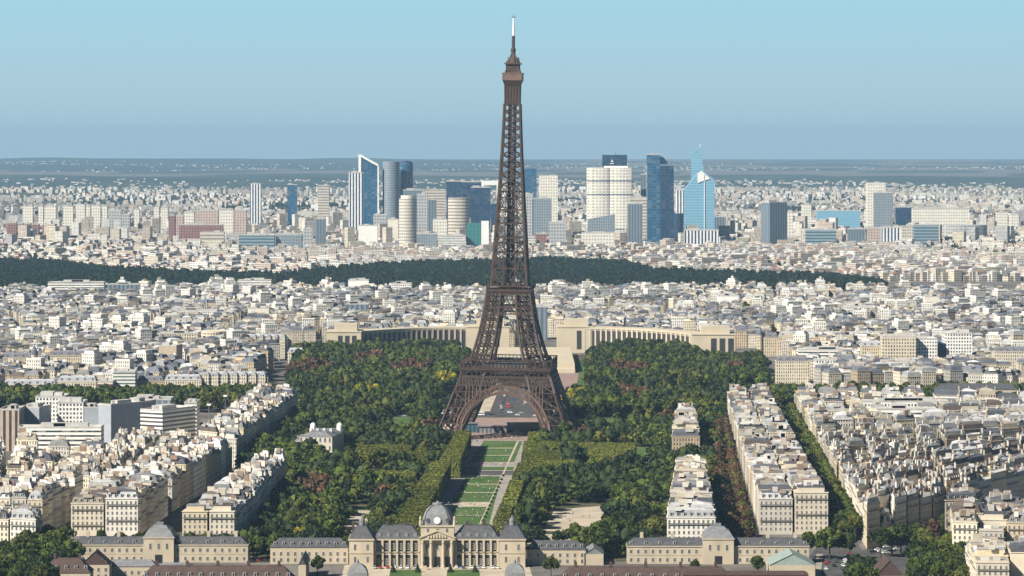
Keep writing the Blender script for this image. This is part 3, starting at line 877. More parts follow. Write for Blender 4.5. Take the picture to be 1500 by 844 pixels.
    for k in range(4):
        mb = MB()
        for i in range(19):
            u = -34 + 68 * i / 18
            mb.beam(side_pt(k, u * .985, 33.6, 47.8), side_pt(k, u, 35.2, 52.8), .9, .8)
            mb.beam(side_pt(k, u, 34.9, 50.6), side_pt(k, u + (3.2 if i < 18 else 0), 34.9, 52.2), .5)
        mb.build('console_row', [iron], fp)
        mb = MB(); mb.set(0)
        for z in (54.1, 60.0): mb.beam(side_pt(k, -35.3, 35.0, z + .3), side_pt(k, 35.3, 35.0, z + .3), .75)
        mb.beam(side_pt(k, -35.3, 35.0, 56.0), side_pt(k, 35.3, 35.0, 56.0), .35)
        for i in range(25):
            u = -35 + 70 * i / 24; mb.beam(side_pt(k, u, 35.0, 54.2), side_pt(k, u, 35.0, 60.2), .42)
        mb.build('gallery', [iron], fp)
        mb = MB(); mb.set(0)
        a, b = side_pt(k, -16.5, 27.5, 0), side_pt(k, 16.5, 33.0, 0)
        x0, x1 = sorted((a.x, b.x)); y0, y1 = sorted((a.y, b.y))
        mb.box(x0, x1, y0, y1, 54.0, 58.6)
        mb.build('glass_pavilion', [M['pav_glass']], fp)
    # second platform and the lattice frames below it
    S = MB(); S.set(0)
    ring(S, 17.4, 5, 113.0, 114.6); ring(S, 16.2, 6, 116.6, 117.4); ring(S, 17.0, 14.6, 110.5, 111.2)
    S.loft([(x, y, 111) for x, y in [(-16.8, -16.8), (16.8, -16.8), (16.8, 16.8), (-16.8, 16.8)]], [(x, y, 113) for x, y in [(-17.6, -17.6), (17.6, -17.6), (17.6, 17.6), (-17.6, 17.6)]], cap1=False)
    S.box(-8.5, 8.5, -8.5, 8.5, 114.6, 119.5)
    sp = S.build('second_platform', [iron], T)
    for k in range(4):
        mb = MB()
        for i in range(21):
            u = -17.3 + 34.6 * i / 20; mb.beam(side_pt(k, u, 17.3, 114.6), side_pt(k, u, 17.3, 116.8), .28)
        mb.beam(side_pt(k, -17.4, 17.3, 116.8), side_pt(k, 17.4, 17.3, 116.8), .5)
        mb.build('gallery', [iron], sp)
        mb = MB()
        for z0, z1, n in ((95.5, 100.5, 11), (101, 110.5, 3)):
            o0, o1 = np.interp(z0, zu, UO), np.interp(z1, zu, UO)
            w0, w1 = (o0, o1) if n == 11 else (np.interp(z0, zu, UI), np.interp(z1, zu, UI))
            for z, o, w in ((z0, o0, w0), (z1, o1, w1)): mb.beam(side_pt(k, -w, o, z), side_pt(k, w, o, z), .95)
            for i in range(n):
                a, b = -1 + 2 * i / n, -1 + 2 * (i + 1) / n
                mb.beam(side_pt(k, a * w0, o0, z0), side_pt(k, b * w1, o1, z1), .5); mb.beam(side_pt(k, b * w0, o0, z0), side_pt(k, a * w1, o1, z1), .5)
        mb.build('lattice_girder', [iron], T)
    # the shaft
    mb = MB(); z = 117.4; hw = lambda z: np.interp(z, [117, 132, 150, 175, 195, 215, 240, 260, 268], [14.0, 12.9, 11.9, 10.3, 9.05, 7.9, 6.75, 6.05, 5.8])
    lev = [117.4]
    while lev[-1] < 256: lev.append(lev[-1] + max(6.2, hw(lev[-1]) * .95))
    lev[-1] = 259
    for z0, z1 in zip(lev[:-1], lev[1:]):
        a, b = hw(z0), hw(z1); t = .55 + .35 * a / 14
        ia, ib = a * .34, b * .34
        for k in range(4):
            mb.beam(side_pt(k, -a, a, z0), side_pt(k, -b, b, z1), 1.55 * t + .2)
            mb.beam(side_pt(k, -b, b, z1), side_pt(k, b, b, z1), 1.0 * t)
            if z0 < 190:
                for s in (-1, 1):
                    mb.beam(side_pt(k, s * ia, a, z0), side_pt(k, s * ib, b, z1), .8 * t)
                    mb.beam(side_pt(k, s * a, a, z0), side_pt(k, s * ib, b, z1), .7 * t); mb.beam(side_pt(k, s * ia, a, z0), side_pt(k, s * b, b, z1), .7 * t)
                mb.beam(side_pt(k, -ia, a, z0), side_pt(k, ib, b, z1), .45 * t); mb.beam(side_pt(k, ia, a, z0), side_pt(k, -ib, b, z1), .45 * t)
            else:
                mb.beam(side_pt(k, 0, a, z0), side_pt(k, 0, b, z1), .75 * t)
                mb.beam(side_pt(k, -a, a, z0), side_pt(k, b, b, z1), 1.0 * t); mb.beam(side_pt(k, a, a, z0), side_pt(k, -b, b, z1), 1.0 * t)
    mb.build('shaft', [iron], T)
    mb = MB()
    for sx in (-1, 1):
        for sy in (-1, 1): mb.beam((sx * 2.6, sy * 2.6, 117), (sx * 2.0, sy * 2.0, 259), .9)
    for i in range(24):
        z0, z1 = 117 + i * 5.9, 117 + (i + 1) * 5.9
        for k in range(4): mb.beam(side_pt(k, -2.7, 2.7, z0), side_pt(k, 2.7, 2.7, z1), .8); mb.beam(side_pt(k, 2.7, 2.7, z0), side_pt(k, -2.7, 2.7, z1), .8); mb.beam(side_pt(k, -2.7, 2.7, z1), side_pt(k, 2.7, 2.7, z1), .7)
    for x, y, za, zb in ((-1.2, 0, 117, 259), (1.4, .6, 117, 200)): mb.box(x - 1.0, x + 1.0, y - 1.2, y + 1.2, za, zb)
    mb.build('lift_core', [M['iron_dark']], T)
    for z in (150, 190, 225):
        mb = MB(); h = hw(z); mb.box(-h * .8, h * .8, -h * .8, h * .8, z, z + .8, True); mb.build('landing', [iron], T)
    # cabin, gallery, crown
    mb = MB(); sq = lambda r: [(-r, -r), (r, -r), (r, r), (-r, r)]
    mb.prism(sq(5.6), 259, 275, True)
    for k in range(4):
        for u in (-5.7, -3.4, -1.1, 1.1, 3.4, 5.7): mb.beam(side_pt(k, u, 5.75, 259), side_pt(k, u * 1.05, 5.85, 275), .5)
    mb.loft([(x, y, 273) for x, y in sq(5.8)], [(x, y, 277.5) for x, y in sq(7.6)])
    cab = mb.build('top_cabin', [iron], T)
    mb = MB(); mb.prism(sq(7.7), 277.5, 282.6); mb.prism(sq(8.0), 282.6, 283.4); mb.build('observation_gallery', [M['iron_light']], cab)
    mb = MB(); mb.prism(sq(5.2), 283.4, 290); mb.prism(sq(6.4), 290, 291)
    rng = random.Random(4)
    for i in range(26):
        a = rng.uniform(0, 6.28); r = rng.uniform(3.0, 6.4); mb.beam((r * math.cos(a), r * math.sin(a), 284), (r * math.cos(a), r * math.sin(a), rng.uniform(287, 296)), rng.uniform(.4, 1.1))
    for sx in (-1, 1):
        for sy in (-1, 1): mb.beam((sx * 5.8, sy * 5.8, 283), (sx * 1.4, sy * 1.4, 298), .8)
    mb.lathe([(4.6, 291), (3.6, 294), (2.2, 297), (1.5, 300)], 10)
    mb.build('crown_platform', [iron], cab)
    mb = MB(); mb.lathe([(1.1, 299), (2.0, 300.2), (2.0, 302), (1.2, 303.4), (1.35, 306), (1.2, 312.5), (1.0, 312.5)], 10); mb.build('lower_mast', [M['iron_dark']], T)
    mb = MB(); mb.lathe([(.85, 312.5), (.75, 319), (.6, 326.5)], 10); mb.build('antenna', [M['white_paint']], T)
    mb = MB(); mb.beam((-1.7, 0, 327), (1.7, 0, 327), .5); mb.beam((0, -1.7, 327), (0, 1.7, 327), .5); mb.beam((0, 0, 326.5), (0, 0, 328.6), .4); mb.build('aerial_cross', [M['iron_dark']], T)
    BLOCKERS.append((base.x - 56, base.x + 56, base.y - 56, base.y + 56))
M['pav_glass'] = plain('pavilion_glass', (0.10, 0.085, 0.08), 0.2, 0.2, 0.6, 1.5, spec=0.6)
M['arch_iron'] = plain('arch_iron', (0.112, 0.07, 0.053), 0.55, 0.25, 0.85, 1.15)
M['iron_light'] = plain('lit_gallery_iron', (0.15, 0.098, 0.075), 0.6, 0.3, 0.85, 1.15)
M['white_paint'] = plain('white_paint', (0.78, 0.78, 0.76), 0.5, 0.4, 0.92, 1.05)
tower()

# ------------------------------------------------------------------ military school at the foot of the lawns
STONE = (0.43, 0.37, 0.275)
M['school_stone'] = plain('warm_ashlar', STONE, 0.85, 0.12, 0.85, 1.12, detail=6)
M['slate'] = plain('slate', (0.072, 0.073, 0.08), 0.6, 0.5, 0.7, 1.3, spec=0.25)
M['lead'] = plain('lead_roof', (0.17, 0.175, 0.185), 0.6, 0.4, 0.75, 1.25, spec=0.25)
M['tile'] = plain('brown_tile', (0.066, 0.042, 0.035), 0.8, 0.35, 0.75, 1.25)
M['dark'] = plain('dark_opening', (0.02, 0.02, 0.024), 0.5)
SW = win_mesh(1.5, 3.4, 'window')
SW2 = win_mesh(1.5, 2.3, 'window')
def wins(root, xs, y, z, me=None, rz=0, name='window'):
    for x in xs: link(name, me or SW, root, (x, y - .06, z), rz)
def hip(mb, x0, x1, y0, y1, z0, z1, run, axis='x', mi=0):
    mb.set(mi)
    a = [(x0, y0, z0), (x1, y0, z0), (x1, y1, z0), (x0, y1, z0)]
    b = [(x0 + run, y0 + run, z1), (x1 - run, y0 + run, z1), (x1 - run, y1 - run, z1), (x0 + run, y1 - run, z1)]
    mb.loft(a, b)
def school():
    D = DY(831); c = X(640.5, D); k = D / FPX
    R = empty('domed_palace', (c, D, 0))
    tag(R, 'cream stone palace with grey dome, columned portico and twin end pavilions', 'palace')
    st, sl = M['school_stone'], M['slate']
    def wl(name, *bx):
        m = MB()
        for b in bx: m.box(*b)
        return m.build(name, [st], R)
    H = 14.2
    # recessed ranges, portico block, pavilions
    wl('wall', (-34.5, -9.2, 3.2, 20, 0, H), (-34.9, -9.0, 2.6, 20.2, H, H + .8), (-34.5, -9.2, 2.7, 20, 7.6, 8.1))
    wl('wall', (9.2, 33.5, 3.2, 20, 0, H), (9.0, 33.9, 2.6, 20.2, H, H + .8), (9.2, 33.5, 2.7, 20, 7.6, 8.1))
    pv = []
    for s, x0, x1 in ((-1, -47.6, -34.5), (1, 33.5, 47.6)):
        wl('pavilion', (x0, x1, -1.5, 22, 0, H + .4), (x0 - .5, x1 + .5, -2.0, 22.5, H + .4, H + 1.3), (x0 - .2, x1 + .2, -1.8, 22, 7.6, 8.2))
        m = MB(); hip(m, x0 - .2, x1 + .2, -1.7, 22.2, H + 1.3, H + 7.6, 4.2); p = m.build('pavilion_roof', [sl], R)
        xc = (x0 + x1) / 2
        m = MB(); m.lathe([(1.5, H + 7.6), (1.5, H + 9.6), (1.7, H + 9.8), (1.5, H + 11), (.6, H + 12), (.15, H + 13.4)], 10, (xc, 8)); m.build('lantern', [M['lead']], p)
        wins(R, [xc - 3.4, xc + 3.4], -1.5, 9.3); wins(R, [xc - 3.4, xc + 3.4], -1.5, 2.6)
        for q in (-3.4, 0, 3.4):
            m = MB(); m.lathe([(.95, -.1), (.95, .25)], 10); o = m.build('round_dormer', [M['lead']], p, (xc + q, .7, H + 3.2)); o.rotation_euler = (rad(80), 0, 0)
        m = MB(); m.box(xc - 5.6, xc - 4.3, 9, 11, H + 2, H + 9.6); m.build('chimney', [M['tile']], R)
    # portico
    wl('portico', (-9.2, 9.2, 0.2, 21, 0, H + .6), (-9.8, 9.8, -2.3, 21.4, H + .6, H + 1.7))
    m = MB(); m.poly([(-9.6, -2.2, H + 1.7), (9.6, -2.2, H + 1.7), (0, -2.2, H + 5.6)]); m.poly([(-9.6, -2.2, H + 1.7), (0, -2.2, H + 5.6), (0, 3.2, H + 5.6), (-9.6, 3.2, H + 1.7)]); m.poly([(9.6, -2.2, H + 1.7), (9.6, 3.2, H + 1.7), (0, 3.2, H + 5.6), (0, -2.2, H + 5.6)])
    m.beam((-9.9, -2.5, H + 1.9), (0, -2.5, H + 5.9), .7); m.beam((9.9, -2.5, H + 1.9), (0, -2.5, H + 5.9), .7)
    for i in range(7):
        u = -4.6 + i * 1.53; m.lathe([(.6, H + 2.0), (.5, H + 2.6 + (1 - abs(u) / 6) * 1.4)], 6, (u, -2.4))
    m.build('pediment', [st], R)
    for x in (-7.9, -3.3, 3.3, 7.9):
        m = MB(); m.lathe([(1.05, 0), (1.05, .6), (.82, .8), (.72, H - 1.2), (1.0, H - .7), (1.0, H + .6)], 12); m.build('column', [st], R, (x, -1.35, 0))
    for x in (-5.6, 0, 5.6):
        m = MB(); m.box(-1.45, 1.45, -.15, .1, 0, 5.6); m.build('doorway', [M['dark']], R, (x, .1, 0))
        link('window', SW, R, (x, .1, 9.2))
    # arcaded ranges: paired columns in front of deep dark bays
    for a, b in ((-34.5, -9.2), (9.2, 33.5)):
        n = 6
        for i in range(n + 1):
            x = a + .8 + (b - a - 1.6) * i / n
            for z0, z1 in ((0, 7.4), (8.1, H)):
                m = MB(); m.box(-.62, .62, -.5, .6, z0, z1); m.build('pilaster', [st], R, (x, 2.55, 0))
        for i in range(n):
            x = a + .8 + (b - a - 1.6) * (i + .5) / n
            for z, h in ((.1, 6.2), (8.3, 6.0)):
                m = MB(); m.box(-1.25, 1.25, -.12, .12, 0, h); m.build('bay_opening', [M['dark']], R, (x, 3.15, z))
                link('window', SW, R, (x, 3.0, z + .8))
        m = MB(); hip(m, a - .3, b + .3, 2.7, 20.1, H + .8, H + 7.4, 5.0); rf = m.build('roof', [sl], R)
        for i in range(5):
            x = a + 3 + (b - a - 6) * i / 4
            m = MB(); m.lathe([(1.15, -.5), (1.15, .6)], 12); o = m.build('round_dormer', [M['lead']], rf, (x, 4.3, H + 2.9)); o.rotation_euler = (rad(85), 0, 0)
        for x in (a + 7, b - 8):
            m = MB(); m.box(x - .8, x + .8, 10, 12, H + 5, H + 9.5); m.build('chimney', [M['tile']], R)
    # attic and four-sided dome
    wl('attic', (-9.0, 9.0, 3.0, 21, H + 1.7, H + 7.2), (-9.5, 9.5, 2.5, 21.5, H + 7.2, H + 8.0))
    wins(R, [-5.2, 0, 5.2], 3.0, H + 4.3, SW2)
    cy = 12
    prof = [(8.3, H + 8.0), (8.2, H + 9.8), (7.9, H + 11.6), (7.2, H + 13.7), (6.1, H + 15.6), (4.7, H + 17.1), (3.2, H + 18.1), (2.7, H + 18.3)]
    def sqr(r, z):
        b = r * .28; return [(-r + b, -r + cy, z), (r - b, -r + cy, z), (r, -r + b + cy, z), (r, r - b + cy, z), (r - b, r + cy, z), (-r + b, r + cy, z), (-r, r - b + cy, z), (-r, -r + b + cy, z)]
    m = MB()
    for (r0, z0), (r1, z1) in zip(prof[:-1], prof[1:]): m.loft(sqr(r0, z0), sqr(r1, z1))
    d = m.build('dome', [M['lead']], R)
    for sx in (-1, 1):
        m = MB()
        for (r0, z0), (r1, z1) in zip(prof[:-1], prof[1:]):
            m.beam((sx * (r0 - r0 * .14), -r0 * .88 + cy, z0), (sx * (r1 - r1 * .14), -r1 * .88 + cy, z1), .6)
        m.build('dome_rib', [M['slate']], d)
    m = MB(); m.lathe([(2.8, H + 18.3), (3.0, H + 18.6), (2.8, H + 19.5), (1.0, H + 19.7), (.5, H + 20.4)], 8, (0, cy)); m.build('dome_terrace', [M['lead']], d)
    m = MB(); m.lathe([(1.7, -.6), (1.9, .3), (1.4, .5)], 14); o = m.build('clock', [M['white_paint']], d, (0, cy - 8.5, H + 10.6)); o.rotation_euler = (rad(90), 0, 0)
    for x in (-5.3, 5.3):
        m = MB(); m.lathe([(1.1, -.5), (1.1, .4)], 12); o = m.build('round_dormer', [M['slate']], d, (x, cy - 8.1, H + 10.8)); o.rotation_euler = (rad(85), 0, 0)
    for x in (-9.2, 9.2):
        m = MB(); m.lathe([(.8, H + 8.0), (.8, H + 10.2), (.5, H + 10.6), (.6, H + 12.2), (.2, H + 13)], 8, (x, 4)); m.build('statue', [st], R)
    BLOCKERS.append((c - 50, c + 50, D - 4, D + 24))
school()
def long_wing(px0, px1, pyb, label, cpx, cw, eave=9.2, ridge=13.4, seed=1, arch=False):
    D = DY(pyb); x0, x1 = X(px0, D), X(px1, D); c = (x0 + x1) / 2
    R = empty('long_wing', (c, D, 0)); tag(R, label, 'building')
    st, sl = M['school_stone'], M['slate']; a, b = x0 - c, x1 - c
    m = MB(); m.box(a, b, 0, 13, 0, eave); m.box(a - .4, b + .4, -.4, 13.4, eave, eave + .6); m.box(a, b, -.15, 13, eave * .5, eave * .5 + .3); m.build('wall', [st], R)
    m = MB(); hip(m, a - .2, b + .2, -.2, 13.2, eave + .6, ridge, 4.2); rf = m.build('roof', [sl], R)
    cx = X(cpx, D) - c; hw = cw * D / FPX / 2
    m = MB(); m.box(cx - hw, cx + hw, -2.2, 14, 0, eave + 4.2); m.box(cx - hw - .4, cx + hw + .4, -2.6, 14.4, eave + 4.2, eave + 4.9); m.build('central_pavilion', [st], R)
    m = MB(); m.loft([(cx + sx * (hw + .2), y, eave + 4.9) for sx, y in ((-1, -2.4), (1, -2.4), (1, 14.2), (-1, 14.2))], [(cx + sx * (hw - 2.2), y, eave + 8.6) for sx, y in ((-1, -.6), (1, -.6), (1, 12.4), (-1, 12.4))])
    m.loft([(cx + sx * (hw - 2.5), y, eave + 8.6) for sx, y in ((-1, -.3), (1, -.3), (1, 12), (-1, 12))], [(cx + sx * (hw - 4.9), y, eave + 10.8) for sx, y in ((-1, 3.4), (1, 3.4), (1, 8.6), (-1, 8.6))])
    pr = m.build('pavilion_roof', [M['lead']], R)
    m = MB(); m.box(cx - 1.9, cx + 1.9, 4, 8, eave + 10.8, eave + 12.2); m.build('lantern', [M['lead']], pr)
    n = int((b - a) / 3.9)
    for i in range(n):
        x = a + (b - a) * (i + .5) / n
        if abs(x - cx) < hw + 1: continue
        link('window', SW2, R, (x, -.06, 1.0)); link('window', SW2, R, (x, -.06, 5.6))
        if i % 2 == 0: o = link('dormer', DORMER, rf, (x, 1.0, eave + .9))
    for x in (-hw * .55, 0, hw * .55):
        link('window', SW, R, (cx + x, -2.26, 7.4))
    m = MB(); m.box(cx - 2, cx + 2, -2.35, -2.1, 0, 4.5)
    m.lathe([(2, -.13), (2, .13)], 12, (0, 0)) if 0 else None
    m.build('gateway', [M['dark']], R)
    for x in (a + 8, a + 25, b - 22, b - 7):
        m = MB(); m.box(x - .9, x + .9, 6, 7.6, ridge - 1, ridge + 3.0); m.build('chimney', [M['stone'] if 0 else st], R)
    BLOCKERS.append((x0 - 3, x1 + 3, D - 4, D + 16))
long_wing(105, 363, 824, 'long low cream wing with slate roof and pale mansard pavilion, left of the domed palace', 233, 44)
long_wing(919, 1185, 826, 'long low cream wing with slate roof and arched pavilion, right of the domed palace', 1052, 45)
def simple_hall(name, px0, px1, pyb, depth, eave, ridge, label, wallm, roofm, cat='building', dormers=0, chim=0, ridge_y=False, zoff=0, winrow=True, yaw=0):
    D = DY(pyb); x0, x1 = X(px0, D), X(px1, D); c = (x0 + x1) / 2
    R = empty(name, (c, D, 0), yaw); tag(R, label, cat); a, b = x0 - c, x1 - c
    m = MB(); m.set(0, STONE); m.box(a, b, 0, depth, 0, eave); m.build('wall', [wallm], R)
    m = MB(); m.set(0, (0.3, 0.3, 0.3))
    if ridge_y:
        for y0, y1 in ((-.4, depth + .4),):
            m.poly([(a - .4, y0, eave), (0, y0, ridge), (0, y1, ridge), (a - .4, y1, eave)]); m.poly([(0, y0, ridge), (b + .4, y0, eave), (b + .4, y1, eave), (0, y1, ridge)])
            m.poly([(a, 0, eave), (b, 0, eave), (0, 0, ridge)])
    else:
        r = min(depth * .45, ridge - eave); mid = depth / 2
        m.loft([(a - .4, -.4, eave), (b + .4, -.4, eave), (b + .4, depth + .4, eave), (a - .4, depth + .4, eave)], [(a + r, mid - .2, ridge), (b - r, mid - .2, ridge), (b - r, mid + .2, ridge), (a + r, mid + .2, ridge)])
    rf = m.build('roof', [roofm], R)
    if winrow:
        n = max(1, int((b - a) / 3.6))
        for i in range(n):
            x = a + (b - a) * (i + .5) / n
            for z in np.arange(1.0, eave - 2.6, 3.3): link('window', SW2, R, (x, -.06, float(z)))
    for i in range(dormers):
        x = a + (b - a) * (i + .5) / dormers; t = .3
        link('dormer', DORMER, rf, (x, depth / 2 * t - .4, eave + (ridge - eave) * t - .5))
    for i in range(chim):
        x = a + (b - a) * (i + .5) / chim
        m = MB(); m.set(0, (0.3, 0.17, 0.12)); m.box(x - .7, x + .7, depth / 2 - .9, depth / 2 + .9, ridge - 1.2, ridge + 2.2); m.build('chimney', [M['tile']], R)
    BLOCKERS.append((x0 - 2, x1 + 2, D - 3, D + depth + 3))
    return R
simple_hall('slate_roofed_range', 396, 510, 826, 11, 9, 13.6, 'cream range with slate roof and white dormers joining the domed palace on its left', M['school_stone'], M['slate'], dormers=9)
simple_hall('slate_roofed_range', 772, 858, 828, 11, 8.5, 13, 'cream range with slate roof and dormers joining the domed palace on its right', M['school_stone'], M['slate'], dormers=7)
simple_hall('brown_roofed_house', 60, 132, 862, 14, 8, 15, 'dark brown tiled gabled house at the bottom left among trees', M['school_stone'], M['tile'], dormers=5, chim=2)
simple_hall('brown_roofed_house', 118, 160, 850, 12, 8, 15, 'brown tiled house with blank cream gable before the left wing', M['school_stone'], M['tile'], ridge_y=True)
simple_hall('yellow_service_building', 158, 228, 845, 12, 5.5, 8.5, 'low yellow building with grey hipped roof in front of the left wing', M['school_stone'], M['lead'])
simple_hall('yellow_service_building', 232, 280, 844, 10, 4.6, 6.6, 'low pale annexe with flat grey roof beside the yellow building', M['school_stone'], M['lead'])
simple_hall('barracks_block', 205, 430, 868, 13, 6.5, 13.2, 'long brown tiled barracks with white dormers and brick chimneys at bottom left', M['school_stone'], M['tile'], dormers=14, chim=5)
simple_hall('barracks_block', 818, 1075, 869, 13, 6.2, 13.0, 'long brown tiled barracks with dormers at bottom right of the court', M['school_stone'], M['tile'], dormers=14, chim=5)
M['redbrick'] = plain('red_brick', (0.30, 0.115, 0.085), 0.85, 0.3, 0.85, 1.15)
M['copper'] = plain('pale_green_roof', (0.24, 0.30, 0.27), 0.6, 0.3, 0.85, 1.15)
simple_hall('red_brick_block', 1000, 1184, 876, 12, 11.5, 13.0, 'flat red brick block at the bottom edge below the right wing', M['redbrick'], M['tile'], winrow=True)
simple_hall('red_brick_block', 846, 1050, 890, 12, 11.5, 12.2, 'low red brick block with pale roof at the bottom edge', M['redbrick'], M['lead'])
simple_hall('riding_hall', 1128, 1194, 846, 26, 6.5, 12.5, 'wide gabled hall with pale green metal roof before the right wing', M['school_stone'], M['copper'], winrow=False, ridge_y=True)
simple_hall('shed_with_steep_roof', 1283, 1324, 858, 24, 5, 13, 'narrow shed with steep brown tiled roof among the bottom right trees', M['school_stone'], M['tile'], ridge_y=True, winrow=False)
simple_hall('glass_roofed_hall', 856, 884, 828, 22, 6, 9.5, 'small hall with grey glazed roof beside the slate range', M['school_stone'], M['lead'], ridge_y=True, winrow=False)
simple_hall('glass_roofed_hall', 437, 448, 850, 30, 8, 12, 'narrow grey roofed gallery in front of the left slate range', M['school_stone'], M['slate'], ridge_y=True, winrow=False)
def court_pavilion(px, py, label):
    p = G(px, py); R = empty('court_pavilion', (p.x, p.y, 0)); tag(R, label, 'pavilion')
    m = MB(); m.box(-5, 5, -5, 5, 0, 7.5); m.box(-5.4, 5.4, -5.4, 5.4, 7.5, 8.1); m.build('wall', [M['school_stone']], R)
    m = MB()
    for (r0, z0), (r1, z1) in zip([(5.2, 8.1), (5.0, 10), (4.2, 12), (2.6, 13.6)], [(5.0, 10), (4.2, 12), (2.6, 13.6), (.6, 14.4)]):
        q = lambda r, z: [(-r, -r, z), (r, -r, z), (r, r, z), (-r, r, z)]
        m.loft(q(r0, z0), q(r1, z1))
    m.build('roof', [M['lead']], R)
    link('window', SW2, R, (-2.2, -5.06, 3)); link('window', SW2, R, (2.2, -5.06, 3))
    m = MB(); m.lathe([(.7, 14.2), (.8, 15.4), (.1, 16.6)], 8); m.build('finial', [M['lead']], R)
    BLOCKERS.append((p.x - 7, p.x + 7, p.y - 7, p.y + 7))
court_pavilion(754, 866, 'small court pavilion with curved grey roof at right of the palace court')
court_pavilion(524, 866, 'small court pavilion with curved grey roof at left of the palace court')
# court: gravel, lawns, clipped cones, monument
sheet('court', gp([(490, 880), (790, 880), (775, 828), (505, 828)]), .05, M['sand'])
sheet('court_lawn', gp([(566, 870), (618, 870), (617, 834.5), (572, 834.5)]), .06, M['lawn'])
sheet('court_lawn', gp([(652, 870), (706, 870), (702, 834.5), (655, 834.5)]), .06, M['lawn'])
def cone_mesh():
    rs = np.random.default_rng(5); n = 900
    z = rs.random(n) ** 1.4; a = rs.uniform(0, 6.28, n); r = (1 - z) * 1.0
    p = np.stack([r * np.cos(a), r * np.sin(a), z * 2.3], 1); nn = np.stack([np.cos(a), np.sin(a), np.full(n, .5)], 1) + rs.normal(0, .35, (n, 3))
    u = np.cross(nn, rs.normal(size=(n, 3))); u /= np.linalg.norm(u, axis=1)[:, None]; w = np.cross(nn, u); w /= np.linalg.norm(w, axis=1)[:, None]
    s = rs.uniform(.05, .11, (n, 1)); q = np.stack([p - u * s - w * s, p + u * s - w * s, p + u * s + w * s, p - u * s + w * s], 1).reshape(-1, 3)
    return np_mesh('clipped_yew', q, np.arange(n * 4).reshape(-1, 4), np.array([(0.02, 0.036, 0.014)] * n) * rs.uniform(.7, 1.3, (n, 1)), M['leaf'])
CONE = cone_mesh()
for i, (px, nm) in enumerate([(576, 'outer cone at the left court lawn'), (612, 'inner cone at the left court lawn'), (660, 'inner cone at the right court lawn'), (696, 'outer cone at the right court lawn')]):
    p = G(px, 838.5); o = link('clipped_yew', CONE, None, (p.x, p.y, 0)); o.scale = (1.75, 1.75, 2.0); tag(o, 'dark green clipped yew, ' + nm, 'topiary', 'clipped cones in the palace court')
def monument():
    p = G(622, 835); R = empty('equestrian_statue', (p.x, p.y, 0)); tag(R, 'dark bronze statue on a stone plinth in front of the portico', 'statue')
    m = MB(); m.box(-1.6, 1.6, -1, 1, 0, .5); m.box(-1.1, 1.1, -.7, .7, .5, 2.3); m.build('plinth', [M['school_stone']], R)
    m = MB(); m.lathe([(.1, 0), (.45, .2), (.5, .8), (.3, 1.2)], 8, sx=2.0)
    for x in (-.7, .7):
        for y in (-.2, .2): m.beam((x, y, -1.0), (x * .9, y, .3), .22)
    m.beam((.8, 0, .8), (1.35, 0, 1.7), .35); m.beam((1.3, 0, 1.7), (1.75, 0, 1.45), .28); m.lathe([(.2, 1.1), (.32, 1.7), (.2, 2.1), (.18, 2.4), (.05, 2.6)], 8)
    m.build('bronze_rider', [M['dark']], R, (0, 0, 3.3))
monument()

# ------------------------------------------------------------------ lawns, walks, clipped hedges
sheet('park_ground', gp([(330, 824), (500, 824), (800, 824), (965, 822), (1048, 735), (1062, 612), (1110, 572), (430, 572), (440, 614), (346, 690), (420, 715)]), .03, M['earth'])
sheet('garden_walk', gp([(596, 812), (768, 812), (748, 765), (803, 636), (672, 636), (640, 690), (606, 770)]), .06, M['paving'])
sheet('esplanade', gp([(640, 645), (815, 645), (812, 612), (660, 612)]), .09, M['pinkpave'])
sheet('sandpit', SANDPIT, .09, M['sand'])
sheet('sandy_yard', gp([(772, 797), (838, 797), (836, 783), (770, 783)]), .10, M['sand'])
sheet('sandy_yard', gp([(508, 765), (548, 765), (552, 748), (515, 748)]), .10, M['sand'])
LAWNS = []
def lawn(q, lines):
    sheet('lawn', gp(q), .12, M['lawn']); LAWNS.append(gp(q))
    for v in lines:
        a, b, c, d = (lerp(q[0], q[3], v), lerp(q[1], q[2], v), lerp(q[1], q[2], v + .025), lerp(q[0], q[3], v + .025))
        sheet('cross_path', gp([a, b, c, d]), .15, M['sand'])
lawn([(655, 769), (701, 769), (713, 743), (664, 743)], [.52])
lawn([(660, 735.5), (716, 735.5), (733, 698), (683, 698)], [.35, .68])
lawn([(687, 677), (743, 677), (757, 646), (709, 646)], [.30, .64])
sheet('grass_strip', gp([(704, 769), (716, 769), (735, 697), (730, 705), (717, 735)]), .12, M['lawn'])
sheet('grass_strip', gp([(746, 677), (753, 677), (765, 647), (759, 647)]), .12, M['lawn'])
sheet('diagonal_path', gp([(701.5, 769), (704, 769), (760.5, 646), (758, 646)]), .18, M['sand'])
sheet('road', gp([(632, 696), (764, 696), (766, 690), (640, 690)]), .12, M['asphalt'])
sheet('grass_strip', gp([(668, 689), (751, 689), (753, 684.5), (671, 684.5)]), .14, M['lawn'])
sheet('road', gp([(640, 684), (766, 684), (768, 678.5), (650, 678.5)]), .12, M['paving'])
sheet('cross_walk', gp([(650, 742.5), (718, 742.5), (721, 736), (654, 736)]), .11, M['sand'])
